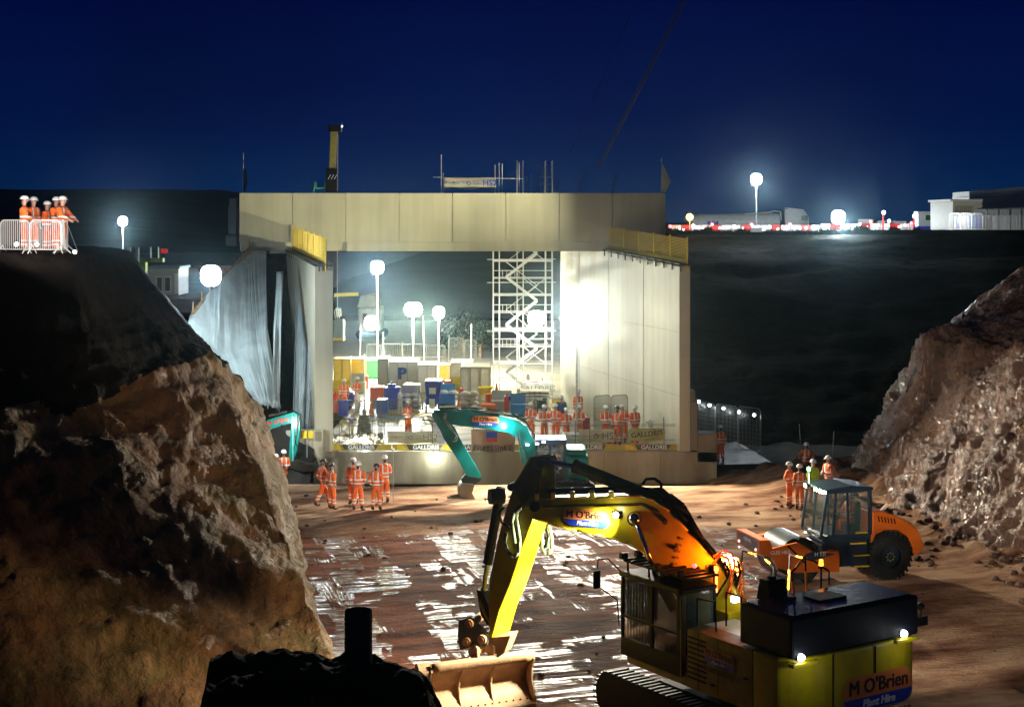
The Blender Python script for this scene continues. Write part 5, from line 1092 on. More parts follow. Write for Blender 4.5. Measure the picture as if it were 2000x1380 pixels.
# mast base of the right tower
for px, py, d, pw in ((146, 492, 47.6, 160), (32, 477, 47.8, 130), (72, 477, 47.6, 130)):
    t = thing('barrier_work_lamp', 'small white lamp by the left bank barriers, %s' % {146: 'on the ground at the right end', 32: 'left of the workers', 72: 'between the workers'}[px], 'lamp', W(px, py, d), 0, 'small lamps on the left bank')
    MB().ball(W(px, py, d), .06).build('bulb', E_WS, t); MB().box(W(px, py, d)+Vector((0, .07, 0)), (.1, .05, .1)).build('housing', BLK, t); lamp('SPOT', W(px, py, d)+Vector((.3, -1.6, .5)), pw*2.2, (1, .93, .88), .1, t, W(px, py, d)+Vector((-.6, 2.5, 1.3)), 85, .5)
# festoon lamps and fence by the path
gr = 'festoon lamps along the path fence'
fe = []
for k, (px, py) in enumerate(((1365,784),(1386,791),(1413,797),(1443,804),(1473,810))):
    d = 79.5-k*.6; p = W(px, py, d); fe.append(p); t = thing('festoon_lamp', 'small white lamp on the path fence, %s from the bridge' % ('first', 'second', 'third', 'fourth', 'last')[k], 'lamp', p, 0, gr)
    MB().ball(p, .085, 10, 6).build('bulb', E_WS, t); MB().box(p+UP*.1, (.05, .05, .08)).build('cap', BLK, t); lamp('POINT', p+Vector((0, -.15, -.05)), 9, (.85, .95, 1), .06, t)
tag(MB().path([W(1357, 778, 79.8)]+[p+UP*.13 for p in fe]+[W(1484, 806, 77)], .012, 4).build('festoon_cable', BLK), 'cable linking the small lamps beside the bridge', 'cable')
for k, (a, b, ya, yb, d) in enumerate(((1360,1396,868,872,79),(1398,1440,872,878,78),(1442,1486,880,887,77))):
    barrier('mesh_fence', Vector((G(a, d).x, d, -.15)), Vector((G(b, d-.8).x, d-.8, -.2)), 2.25, 'dim mesh fence panel beside the wet path, %s' % ('nearest the bridge', 'middle one', 'farthest from the bridge')[k], 'fence panel', 'mesh panels by the wet path', GALV, 16)
for k, px in enumerate((1566, 1624)):
    p = G(px, 73.0, -.4); tag(MB().tube(p, Vector((p.x-.12+.24*k, 73, zq(828 if k == 0 else 842, 73))), .018, 5).build('ranging_rod', GALV), 'thin upright rod in the dark behind the roller group, %s' % ('left one', 'right leaning one')[k], 'rod', 'thin rods in the dark')
t = thing('sign_post', 'yellow double board on a thin post at the foot of the left wall', 'sign', G(598, 69.2, 0)); MB().tube(G(599, 69.2, 0), W(600, 858, 69.2), .025).build('post', GALV, t)
for a, b in ((589, 600), (602, 612)):
    MB().box(*pbox(a, b, 841, 856, 69.1, .05)).build('board', YPL, t, bevel=.02)
# ---------------------------------------------------------------- the yard seen through the opening
def yd(py): return FP*(CH-.87)/(py-HZ)
def crate(px0, px1, py0, py1, nm, m_, label, cat, dep=1.6, trim=None, group=None, bev=.04, dark=None):
    d = yd(py1); c, s_ = pbox(px0, px1, py0, py1, d, dep); t = thing(nm, label, cat, (c.x, d, .87), 0, group)
    MB().box(c, s_).build('body', m_, t, bevel=bev); f = c.y-dep/2
    tr = MB()
    for z in (c.z-s_[2]/2+.04, c.z+s_[2]/2-.04): tr.box((c.x, f-.01, z), (s_[0]+.02, .05, .07))
    n = max(1, int(s_[0]/.5))
    for k in range(n+1): tr.box((c.x-s_[0]/2+s_[0]*k/n, f-.012, c.z), (.05, .05, s_[2]-.1))
    tr.build('frame_ribs', trim or m_, t); return t, c, s_, f
t, c, s_, f = crate(757, 815, 706, 765, 'site_cabin', WHT, 'white cabin with a blue P on its wall at the back of the yard', 'cabin', 2.5, GALV)
text('P', 1.0, INKB, t, (W(785, 730, 1).x*0+W(785, 730, f-.05).x, f-.06, W(785, 730, f).z), (1, 0, 0), UP, bold=.06)
crate(738, 757, 700, 770, 'site_cabin', mat('grey_cabin', (.3, .3, .25), .6, var=.2), 'narrow grey cabin end left of the white P cabin', 'cabin', 2, DF)
crate(816, 852, 712, 768, 'site_cabin', WHT, 'white cabin right of the P cabin', 'cabin', 2, GALV)
crate(713, 741, 703, 738, 'container', GRN, 'green container near the left light mast', 'container', 2, GRN)
crate(880, 925, 708, 770, 'container', CRM, 'cream container right of the orange bag', 'container', 2.4, mat('cream_dark', (.3, .28, .2), .6, var=0))
crate(900, 958, 716, 784, 'container', CRM, 'larger cream container in front of the scaffold tower', 'container', 2.4, mat('cream_dark', (.3,)*3))
crate(858, 883, 712, 745, 'equipment_cage', mat('bright_yellow_cage', (.7, .5, .05), .5, var=.2), 'yellow equipment cage behind the orange bag', 'cage', 1.2, DF)
crate(652, 684, 700, 755, 'equipment_cage', YPL, 'yellow mesh cage at the left edge of the yard', 'cage', 1.2, DF)
crate(686, 712, 700, 752, 'equipment_cage', YPL, 'yellow mesh cage second from the left edge', 'cage', 1.2, DF)
def tank(px0, px1, py0, py1, m_, label):
    d = yd(py1)+.6; a, b = W(px0, py1, d), W(px1, py0, d); r = (b.x-a.x)/2; x = (a.x+b.x)/2; t = thing('tank', label, 'tank', (x, d, .87)); MB().tube((x, d, .9), (x, d, b.z), r, 28).build('shell', m_, t, bevel=.03)
    mm = MB()
    for k in range(4): z = lerp(.95, b.z-.05, k/3); mm.tube((x, d, z-.03), (x, d, z+.03), r+.02, 28)
    mm.build('hoops', m_, t); MB().tube((x, d, b.z), (x, d, b.z+.15), r*.5, 20).tube((x, d, b.z+.15), (x, d, b.z+.3), .06).build('lid', m_, t); return t
tank(749, 781, 755, 800, BLU, 'tall blue cylindrical tank in the yard')
crate(736, 757, 780, 809, 'fuel_bowser', BLU, 'small blue cube tank in front of the tall blue tank', 'tank', .8, LBLU)
crate(723, 748, 756, 786, 'skip', ORP, 'orange skip left of the blue tank', 'skip', 1.2, ORP)
t = thing('mixer', 'blue grout mixer with white panel in the middle of the yard', 'mixer', G(845, yd(806), .87)); d = yd(806)
MB().prism([W(829, 748, d), W(862, 748, d), W(856, 790, d), W(834, 790, d)], (0, 1.2, 0)).build('drum', BLU, t, bevel=.05); MB().box(*pbox(830, 862, 744, 750, d-.05, 1.3)).build('rim', BLU, t)
MB().box(*pbox(838, 849, 779, 797, d-.15, .1)).build('white_panel', WHT, t)
for px in (832, 856): MB().beam(W(px, 806, d), W(px+1, 778, d), .1, .1, (0, 1, 0)).beam(W(px, 804, d+1.1), W(px+1, 778, d+1.1), .1, .1, (0, 1, 0)).build('leg', BLU, t)
MB().path([W(826, 800, d), W(824, 775, d), W(815, 755, d), W(818, 790, d-.3)], .05).build('hose', GALV, t)
m = MB(); m.box(*pbox(838, 851, 757, 769, d-.03, .02)); m.build('marking', INKW, t)
random.seed(11)
def bags(px0, px1, py0, py1, label, n):
    d = yd(py1)+.4; t = thing('bag_pile', label, 'bag pile', G((px0+px1)/2, d, .87)); h = W(0, py0, d).z-.87; w_ = (px1-px0)*d/FP; lay = max(3, int(h/.27)); x = G((px0+px1)/2, d).x
    for l in range(lay):
        cnt = max(2, int(w_/.55*(1-.5*l/lay)))
        for k in range(cnt): MB().ball((x+(k-(cnt-1)/2)*.5+random.uniform(-.1, .1), d+random.uniform(-.25, .25), 1.0+l*.25), .3, 12, 8, (1.05, .9, .55), Matrix.Rotation(random.uniform(-.3, .3), 3, 'Z')).build('bag', BAG, t, smooth=True)
bags(783, 826, 758, 797, 'broad pile of pale bags left of the blue mixer', 3); bags(866, 884, 752, 790, 'narrow pile of pale bags right of the blue mixer', 3); bags(893, 936, 757, 802, 'domed pile of pale bags in front of the cream containers', 3)
crate(786, 820, 752, 794, 'pallet_box', BAG, 'pale box pallet behind the broad bag pile', 'pallet box', 1.2, BAG)
t = thing('hose_reel', 'blue and green hose reel by the two yard workers', 'hose reel', G(679, yd(795), .87)); c = W(679, 778, yd(795))
for k, r in enumerate((.46, .40, .34)): MB().tube(c+Vector((0, -.1*k, 0)), c+Vector((0, .3-.1*k, 0)), r, 24).build('coil', BLU if k % 2 == 0 else LBLU, t)
MB().box(c+Vector((0, -.32, 0)), (.45, .05, .12)).build('plate', GRN, t); MB().path([c+Vector((-.4, 0, -.8)), c, c+Vector((.4, 0, -.8))], .04).build('stand', DF, t)
crate(940, 968, 790, 808, 'skip', ORP, 'orange skip just above the teal boom', 'skip', 1.0, ORP)
t = thing('hopper', 'yellow hopper above the orange skip near the scaffold tower', 'hopper', G(944, yd(790), .87)); d = yd(792); MB().prism([W(933, 758, d), W(962, 756, d), W(956, 772, d), W(940, 772, d)], (0, .9, 0)).build('funnel', YPL, t)
for px in (938, 958): MB().beam(W(px, 792, d+.2), W(px, 768, d+.2), .08, .08, (0, 1, 0)).build('leg', YPL, t)
for a, b, m_, l_ in ((924, 934, BLK, 'black'), (936, 946, RED, 'red'), (948, 956, NAVY, 'navy')): crate(a, b, 741, 768, 'gas_cage', m_, l_+' upright cabinet between the bag pile and the scaffold', 'cabinet', .6, m_)
t = thing('pump', 'dark green pump on legs right of the scaffold base', 'pump', G(1059, yd(806), .87)); d = yd(806); MB().box(*pbox(1049, 1068, 786, 798, d, .7)).build('casing', mat('dark_green', (.03, .10, .08), .4, var=.3), t, bevel=.04); MB().tube(W(1055, 780, d+.3), W(1055, 786, d+.3), .2, 14).tube(W(1064, 776, d+.3), W(1064, 786, d+.3), .12, 14).build('motor', mat('dark_green', (.03,)*3), t)
for px in (1050, 1067): MB().tube(W(px, 806, d), W(px, 797, d), .04).tube(W(px, 805, d+.6), W(px, 797, d+.6), .04).build('leg', DF, t)
t = thing('pallet_stack', 'stack of timber pallets under the scaffold sheet', 'pallets', G(1040, yd(795), .87)); d = yd(796)
for k in range(6): z = .95+k*.17; MB().box((G(1044, d).x, d, z+.05), (1.6, 1, .03)).box((G(1034, d).x+.0, d, z), (.1, 1, .08)).box((G(1044, d).x, d, z), (.1, 1, .08)).box((G(1054, d).x, d, z), (.1, 1, .08)).build('pallet', mat('pale_timber', (.55, .5, .36), .7, var=.2), t)
t = thing('barrel_cone', 'orange traffic barrel beside the scaffold base', 'traffic barrel', G(1013, 87.2, .87)); x = G(1013, 87.2).x
for k in range(4): MB().tube((x, 87.2, .88+k*.25), (x, 87.2, 1.1+k*.25), .2-.03*k, 14, .18-.03*k).build('ring', ORP if k % 2 == 0 else WHT, t)
t = thing('bulk_bag', 'orange pyramid shaped bulk bag hanging behind the yard', 'bulk bag', G(865, 106, 2.5)); a = W(865, 704, 104); MB().add([a, W(857, 726, 104.4), W(874, 726, 104.4), W(872, 724, 105.2), W(859, 724, 105.2)], [(0,1,2),(0,2,3),(0,3,4),(0,4,1),(1,4,3,2)]).box(W(865, 733, 105), (.6, .6, .5)).build('cloth', ORP, t, bevel=.04)
MB().tube(W(865, 760, 105), a, .03).build('post', DF, t)
t = thing('pile_casing', 'tall thin steel pole with a heavy ribbed sleeve standing on the slab', 'steel post', G(712, 75.5, .86)); x = G(712, 75.5).x
MB().tube((x, 75.5, .9), (x-.02, 75.5, W(0, 690, 75.5).z), .035, 8).build('mast', GALV, t); MB().tube((x, 75.5, zq(835, 75.5)), (x, 75.5, zq(800, 75.5)), .11, 14).build('sleeve', mat('grey_steel', (.28, .27, .2), .5, metal=.3, var=.4), t)
m = MB()
for k in range(7): z0 = .88+k*.145; m.tube((x, 75.5, z0), (x, 75.5, z0+.12), .40-.02*k, 20, .37-.02*k)
m.build('ribbed_base', mat('grey_steel', (.2,)*3), t)
t = thing('gully_frame', 'yellow frame with purple cap standing behind the left fence', 'frame', G(678, 75, .86))
MB().path([W(668, 862, 75), W(668, 826, 75), W(688, 826, 75), W(688, 862, 75)], .05).build('frame', YPL, t); MB().box(W(686, 822, 75), (.2, .2, .25)).build('cap', mat('purple_cap', (.15, .1, .4), .5, var=0), t)
# crushed stone heaps glinting behind the left fence
m = MB(); random.seed(5)
for k in range(90): p = G(random.uniform(653, 745), random.uniform(71.5, 74), .9+random.random()*.35); r = random.uniform(.05, .16); m.ball(p, r, 6, 4, (1.3, 1, .7), Matrix.Rotation(random.random()*3, 3, 'Z'))
tag(m.build('rubble', mat('wet_rubble', (.45, .42, .33), .25, var=.4)), 'heap of wet broken stone behind the left part of the fence', 'rubble', kind='stuff')
for (a, b, y, c_, l_) in ((1186, 1196, 866, RED, 'red'), (1234, 1246, 868, ORP, 'orange'), (1248, 1262, 869, RED, 'larger red')): d = 71.4; MB().box(*pbox(a, b, y-4, y+5, d, .4)); tag(MB().box(*pbox(a, b, y-3, 878, d, .4)).build('tool_bag', c_, bevel=.05), l_+' tool bag on the slab behind the right fence', 'bag', 'tool bags on the slab')
t = thing('generator', 'pale lighting tower trailer with red end on the slab', 'generator', G(1150, 75.5, .86)); MB().box(*pbox(1108, 1148, 814, 862, 76.2, 1.4)).build('canopy', WHT, t, bevel=.08); MB().box(*pbox(1133, 1152, 816, 840, 75.9, .25)).build('end_panel', mat('dark_red', (.25, .02, .03), .5, var=.2), t, bevel=.02)
m = MB(); x = G(1269, 71.6).x; m.tube((x, 71.6, .88), (x, 71.6, 2.1), .05).tube((x, 71.6, 1.75), (x, 71.6, 1.95), .13, 10).beam((x-.2, 71.6, 2.0), (x+.2, 71.6, 2.0), .08, .05); tag(m.build('hydrant_stand', mat('pale_grey', (.7, .7, .65), .4, var=0)), 'pale standpipe behind the green lettered banner', 'standpipe')
# back fences and small clutter of the yard
for k, (a, b, y0_, y1_) in enumerate(((716, 742, 672, 702), (744, 784, 671, 700), (786, 838, 672, 700), (838, 870, 674, 700), (876, 905, 660, 704), (908, 930, 664, 704))):
    d = 112; zb_ = CH-(y1_-HZ)*d/FP; barrier('mesh_fence', (G(a, d).x, d, zb_), (G(b, d).x, d, zb_), (y1_-y0_)*d/FP, 'grey mesh fence panel at the back of the yard, %s from the left' % nth(k), 'fence panel', 'back fence of the yard', DF, 10, False, .03)
random.seed(31)
kinds = [('gas_bottle', 'gas bottle', RED), ('drum', 'steel drum', BLU), ('jerrycan', 'fuel can', GRN), ('gas_bottle', 'gas bottle', WHT), ('drum', 'steel drum', ORP), ('traffic_cone', 'traffic cone', ORP)]
for k in range(30):
    nm, ct, m_ = kinds[k % 6]; px = 660+k*13.6+random.uniform(-5, 5)
    if px > 1075: break
    d = random.choice((83.5, 86.5, 92, 95.5))+random.uniform(-1, 1); p = G(px, d, .88); m = MB()
    if nm == 'gas_bottle': m.tube(p, p+UP*.95, .13, 12).ball(p+UP*.95, .13, 12, 6).tube(p+UP*1.05, p+UP*1.15, .04)
    elif nm == 'drum': m.tube(p, p+UP*.85, .28, 16).tube(p+UP*.27, p+UP*.30, .295, 16).tube(p+UP*.56, p+UP*.59, .295, 16)
    elif nm == 'jerrycan': m.box(p+UP*.25, (.35, .18, .46)).tube(p+UP*.5+Vector((-.1, 0, 0)), p+UP*.5+Vector((.1, 0, 0)), .02)
    else: m.box(p+UP*.02, (.4, .4, .04)).tube(p+UP*.04, p+UP*.75, .16, 14, .03)
    tag(m.build(nm, m_, smooth=False), '%s %s in the yard clutter, %s from the left' % ({RED: 'red', BLU: 'blue', GRN: 'green', WHT: 'white', ORP: 'orange'}[m_], ct, nth(k)), ct, 'small yard clutter')
for k in range(9):
    px = 655+k*45+random.uniform(-8, 8); d = random.uniform(96, 110); p = G(px, d, .88)
    tag(MB().tube(p, p+Vector((random.uniform(-.1, .1), 0, random.uniform(2.5, 4.6))), .035, 6).build('scaffold_pole', mat('pole_grey', (.3,)*3)), 'upright scaffold pole behind the yard cabins, %s from the left' % nth(k), 'pole', 'upright poles behind the cabins')
for k in range(7):
    a = G(650+k*58, 80.5+1.3*(k % 3), .9); pts = [a+Vector((q*.35, .5*math.sin(q*.9+k), .02+.05*(q % 2))) for q in range(8)]
    tag(MB().path(pts, .04, 6).build('ground_hose', (BLK, LBLU, YPL)[k % 3]), '%s hose lying on the slab, %s from the left' % (('black', 'light blue', 'yellow')[k % 3], nth(k)), 'hose', 'hoses on the slab')
for k, (px, d, w_) in enumerate(((664, 90, 1.2), (700, 94, .9), (872, 88, 1.0), (905, 92, 1.3), (980, 84.5, 1.1), (1012, 83, .8), (1090, 80.5, .7))):
    t = thing('tool_crate', '%s tool crate with open lid in the yard, %s from the left' % (('yellow', 'grey', 'light blue')[k % 3], nth(k)), 'crate', G(px, d, .87), 0, 'tool crates in the yard'); m_ = (YPL, GALV, LBLU)[k % 3]
    MB().box(G(px, d, 1.2), (w_, .8, .62)).build('box', m_, t, bevel=.03); MB().box(G(px, d+.4, 1.75), (w_, .06, .5), Matrix.Rotation(-.3, 3, 'X')).build('lid', m_, t)
# far plant behind the yard
t = thing('crawler_crane', 'dim cream crawler machine on the slope behind the left yard', 'crawler machine', W(725, 660, 135)); d = 135
MB().box(*pbox(700, 745, 600, 646, d, 3)).build('house', mat('dim_cream', (.35, .3, .18), .6, var=.3), t, bevel=.2); MB().prism([W(698, 600, d), W(704, 578, d), W(735, 574, d), W(740, 600, d)], (0, 2.5, 0)).build('boom_foot', YDK, t); MB().box(*pbox(694, 752, 646, 662, d-.3, 4)).build('crawler', BLK, t, bevel=.3)
MB().beam(W(653, 576, d), W(700, 574, d), .3, .3).build('jib', YPL, t); MB().box(*pbox(708, 716, 612, 632, d-.05, .1)).build('window', BLK, t)
t = thing('hook_block', 'grey and yellow crane hook block hanging at the left edge of the opening', 'hook block', W(660, 640, 92)); d = 92
MB().box(*pbox(650, 671, 624, 662, d, .7)).build('block', mat('dim_teal_grey', (.12, .2, .2), .4, var=.2), t, bevel=.08); MB().box(*pbox(651, 671, 660, 665, d-.03, .8)).build('yellow_band', YPL, t)
for px in (655, 659, 663): MB().path([W(px, 622, d), W(px-2, 608, d), W(px+2, 601, d), W(px+3, 618, d)], .03).build('rope', GALV, t)
MB().tube(W(659, 602, d), W(659, 470, d), .02).build('rope', GALV, t)
t = thing('telescopic_crane', 'yellow telescopic crane boom rising behind the deck', 'crane', W(650, 420, 115)); d = 115
MB().beam(W(648, 560, d), W(648, 330, d), .85, .75, (0, 1, 0)).build('boom_base', BLK, t, bevel=.05); MB().beam(W(649, 335, d), W(653, 256, d), .48, .5, (0, 1, 0)).build('boom_section', mat('boom_olive', (.28, .24, .06), .5, var=.3), t, bevel=.04)
MB().box(W(654, 251, d), (.95, .8, .5)).build('boom_head', BLK, t, bevel=.05); MB().tube(W(643, 372, d), W(646, 256, d), .03).tube(W(659, 372, d), W(660, 262, d), .03).build('cable', GALV, t); MB().beam(W(667, 258, d), W(668, 240, d), .08, .08).build('jib_tip', GALV, t); MB().ball(W(668, 247, d), .06).build('tip_lamp', E_WS, t)
m = MB()
for k in range(3): m.beam(W(641+k*6, 350, d-.5), W(646+k*6, 341, d-.5), .03, .12, (0, 1, 0))
m.build('hazard_stripe', WHT, t); MB().path([W(612, 376, d), W(616, 355, d), W(618, 368, d), W(634, 366, d), W(636, 352, d), W(638, 376, d)], .08).build('outrigger', GRN, t)
# faint lattice jib crossing the sky
m = MB(); a, b = W(1352, -40, 150), W(1165, 330, 150); ax_ = (b-a); sd = Vector((.8, 0, .45))
for o_ in (Vector((0, 0, 0)), sd, Vector((.4, 1.0, .2))): m.path([a+o_, b+o_*.4], .032, 5)
for k in range(28): p, q = a+ax_*(k/28), a+ax_*((k+1)/28); s1, s2 = sd*(1-.6*k/28), sd*(1-.6*(k+1)/28); m.tube(p, q+s2, .03, 4).tube(p+s1, q, .03, 4)
m.tube(a+Vector((-4.6, 0, 0)), b+Vector((-2.6, 0, 1.5)), .03, 4)
tag(m.build('lattice_jib', mat('jib_black', (.01, .012, .02), .7, var=0)), 'faint dark lattice crane jib slanting across the sky', 'crane jib')
# far string of lamps on the hill, vans below
SM = bpy.data.meshes.new('tiny'); 
def tiny(px, py, d, r, em, label, group, name='far_lamp', cat='lamp'):
    key = (name, em.name, r)
    if key in PROT: o = dup(PROT[key]); o.location = W(px, py, d)
    else: o = MB().ball((0, 0, 0), r, 8, 6).build(name, em, keep=True); o.location = W(px, py, d); PROT[key] = o
    tag(o, label, cat, group); return o
EH = emi('lamp_dim_hill', (1, .95, .85), 5)
for kk_, px in enumerate((655, 664, 678, 690, 712, 722, 770, 780, 800, 833, 842, 864, 871, 895)):
    tiny(px, 545-(px-655)*.112+random.uniform(-1, 1), 260, .16, EH, 'tiny white lamp in the hillside string, %s from the left' % nth(kk_), 'far lamps on the hillside')
crate_m = mat('dim_blue_roof', (.10, .14, .18), .6, var=.2)
for k, (a, b, y0_, y1_, d) in enumerate(((655, 712, 552, 570, 240), (690, 760, 556, 566, 245))): tag(MB().box(*pbox(a, b, y0_, y1_, d, 6)).build('far_shed', crate_m, bevel=.1), 'dim %s shed roof low on the far hillside' % ('left', 'right')[k], 'shed')
# left side: cabin, posts, sign, container row
t = thing('site_cabin', 'pale site cabin with a two pane window beyond the left bank', 'cabin', W(320, 585, 102)); d = 100
MB().box(*pbox(288, 349, 524, 576, d, 3)).build('walls', mat('pale_cabin', (.42, .46, .46), .5, var=.15), t); MB().box(*pbox(286, 351, 520, 525, d-.1, 3.3)).build('roof', mat('cabin_roof', (.2, .28, .32), .5, var=.1), t)
for a, b in ((304, 318), (320, 334)):
    w2 = MB(); c, s_ = pbox(a, b, 540, 570, d-.06, .08); 
    for q in ((a, a+2, 540, 570), (b-2, b, 540, 570), (a, b, 539, 542), (a, b, 568, 571)): w2.box(*pbox(*q, d-.08, .12))
    w2 = w2.build('window', WHT, t); MB().box(*pbox(a+2, b-2, 542, 568, d-.03, .04)).build('pane', GLD, w2)
for q in ((341, 348, 534, 573),): MB().box(*pbox(*q, d-.05, .08)).build('door_frame', WHT, t)
for k, px in enumerate((228, 252, 268, 294, 309)): p = W(px, 500, 98); tag(MB().box(W(px, 497, 98), (.22 if k in (1, 2) else .07, .12, (.95 if k else .7))).build('far_post', mat('dim_post', (.25, .35, .3), .5, var=0)), 'small pale upright beyond the left bank, %s from the left' % ('first', 'second', 'third', 'fourth', 'fifth')[k], 'post', 'uprights beyond the left bank')
tag(MB().box(W(321, 490, 110), (.5, .04, .34)).build('small_sign', RED), 'small pinkish red sign beyond the left bank', 'sign')
tag(MB().box(*pbox(276, 318, 504, 512, 96, .5)).box(*pbox(272, 284, 504, 530, 96.5, .6)).build('hazard_frame', mat('hazard_green_yellow', (.25, .35, .05), .5, var=.6, vs=2)), 'green and yellow striped gate frame beyond the left bank', 'gate')
tag(MB().box(*pbox(214, 230, 496, 501, 96, .6)).build('cover_box', ORP), 'small orange box lying on the ridge of the left bank', 'box')
m = MB()
for k in range(12): m.box(*pbox(384+k*7, 389+k*7, 519, 533, 86+k*.1, .3))
m.path([W(380, 520, 86), W(466, 520, 86)], .04); tag(m.build('striped_barrier', mat('barrier_mixed', (.6, .4, .4), .5, var=.5, vs=2)), 'pale slatted barrier in the glare behind the grey sheet', 'barrier')
# trees beyond the yard
def tree(px, py_top, py_base, d, label, seed):
    random.seed(seed); b = W(px, py_base, d); h = W(px, py_top, d).z-b.z; t = thing('tree', label, 'tree', b, 0, 'trees behind the yard')
    tr = MB().tube(b, b+UP*h*.5, .16, 8, .09); ends = []
    for k in range(7): a = b+UP*h*(.3+.07*k); e_ = a+Vector((random.uniform(-1, 1)*h*.25, random.uniform(-1, 1)*h*.2, h*.28)); tr.tube(a, e_, .06, 5, .02); ends.append(e_)
    tr.build('trunk', TIMB, t); lf = MB()
    for k in range(1500):
        e_ = random.choice(ends); p = e_+Vector((random.gauss(0, h*.13), random.gauss(0, h*.12), random.gauss(0, h*.11))); s_ = random.uniform(.05, .14); n = Vector((random.uniform(-1, 1), random.uniform(-1, 1), random.uniform(-.3, 1))).normalized(); a = n.orthogonal().normalized()*s_; c_ = n.cross(a)
        lf.add([p-a, p-c_*.6, p+a, p+c_*.6], [(0, 1, 2, 3)])
    lf.build('crown', mat('leaf_dark', (.015, .03, .012), .6, var=.4, vs=1), t)
tree(905, 622, 705, 122, 'bushy tree left of the scaffold tower behind the yard', 1); tree(938, 640, 705, 118, 'lower bush beside the scaffold tower', 2); tree(882, 650, 705, 126, 'small bush at the left of the tree group', 3)
# ---------------------------------------------------------------- right plateau
t = thing('tanker_lorry', 'articulated white tanker lorry parked on the right plateau', 'lorry', W(1460, 449, 205)); d = 205
tk = MB(); a, b = W(1352, 436, d), W(1523, 432, d); r = 1.25; n = 20; rows = []
for k in range(13): u_ = k/12; e_ = 1 if .04 < u_ < .96 else .85; rows.append([a.lerp(b, u_)+Vector((0, 1.0+r*e_*math.cos(2*math.pi*q/n), r*e_*.95*math.sin(2*math.pi*q/n))) for q in range(n+1)])
LORM = mat('lorry_white', (.45, .5, .5), .4, var=.2)
tk.grid(rows).add(rows[0][:-1], [tuple(range(n))]).add(rows[-1][:-1], [tuple(range(n))]).build('tank', LORM, t, smooth=True)
MB().box(*pbox(1355, 1525, 443, 449, d-.2, 2.2)).build('chassis', BLK, t); MB().prism([W(1533, 446, d), W(1532, 410, d), W(1540, 405, d), W(1570, 409, d), W(1580, 424, d), W(1580, 446, d)], (0, 2.4, 0)).build('cab', LORM, t, bevel=.1)
MB().box(*pbox(1565, 1579, 421, 431, d-.05, .1)).build('window', GLD, t); MB().path([W(1455, 418, d), W(1500, 415, d), W(1512, 412, d), W(1524, 414, d), W(1526, 430, d)], .12).build('top_rail', LORM, t)
text('&M', 1.1, INKB, t, W(1392, 438, d-.35), (1, 0, 0), UP, bold=.05)
for px in (1365, 1380, 1395, 1500, 1545, 1568): c_ = W(px, 447, d-.1); MB().tube(c_, c_+Vector((0, .35, 0)), .5, 16).build('wheel', RUB, t)
random.seed(21)
gr = 'small barrier lamps along the plateau edge'
for k in range(46):
    px = 1312+k*13+random.uniform(-5, 5); em = E_WS if k % 6 else E_R
    if 1600 < px < 1670 or px > 1885: continue
    tiny(px, (447 if px < 1600 else 440)-(0 if k % 3 else 6)+random.uniform(-3, 3), 192, .13 if k % 3 else .2, em, 'tiny %s lamp on the right plateau edge, %s from the left' % ('white' if em is E_WS else 'red', nth(k)), gr, 'barrier_lamp')
for k in range(30):
    px = 1312+k*19.4
    if px > 1850: break
    a, b = W(px, 452 if px < 1600 else 449, 193), W(px+18, 443, 193); m = MB(); c = (a+b)/2
    m.box((c.x, 193, a.z+.55), (1.15, .2, .5)).box((c.x, 193, a.z+.12), (1.1, .35, .25)); tag(m.build('road_barrier', (WHT, RED, WHT)[k % 3]), '%s plastic road barrier on the plateau edge, %s from the left' % (('white', 'red', 'white')[k % 3], nth(k)), 'barrier', 'plastic barriers on the plateau edge')
for k, (a, b, y0_, nm, lb) in enumerate(((1682, 1712, 428, 'van', 'long pale van roof above the barriers right of the bright low tower'), (1714, 1736, 431, 'van', 'short pale van beside the red lamp post'), (1748, 1776, 432, 'van', 'pale van left of the portable toilet'))):
    t = thing(nm, lb, 'van', W((a+b)/2, 449, 200), 0, 'vans parked on the plateau'); MB().prism([W(a, 449, 200), W(a, y0_+1, 200), W(a+2, y0_, 200), W(b-6, y0_, 200), W(b-2, y0_+7, 200), W(b, y0_+9, 200), W(b, 449, 200)], (0, 2, 0)).build('body', WHT, t, bevel=.08); MB().box(*pbox(b-8, b-3, y0_+3, y0_+8, 199.9, .1)).build('window', GLD, t)
    for px in (a+5, b-6): c_ = W(px, 447, 199.9); MB().tube(c_, c_+Vector((0, .3, 0)), .35, 12).build('wheel', RUB, t)
for k, (px, py) in enumerate(((1725, 416), (1785, 423))):
    t = thing('lamp_post', 'slim red post with a small white lamp, %s of the pair' % ('taller left one', 'right one')[k], 'lamp post', W(px, 449, 190)); MB().tube(W(px, 449, 190), W(px, py, 190), .11, 8).build('post', RED, t); MB().ball(W(px+1, py-1, 189.8), .24).build('lamp_globe', E_WS, t)
t = thing('portable_toilet', 'white portable toilet with blue base on the plateau', 'portable toilet', W(1807, 449, 185)); MB().box(*pbox(1793, 1820, 416, 442, 185, 1.5)).build('body', WHT, t, bevel=.05); MB().box(*pbox(1793, 1820, 442, 449, 185.02, 1.48)).build('base', BLU, t); MB().box(*pbox(1808, 1819, 420, 430, 184.95, .06)).build('notice', GRN, t); MB().box(*pbox(1792, 1821, 413, 416, 184.9, 1.7)).build('roof', WHT, t)
t = thing('cabin_block', 'pale two level office block at the right end of the plateau', 'building', W(1900, 449, 150)); d = 150
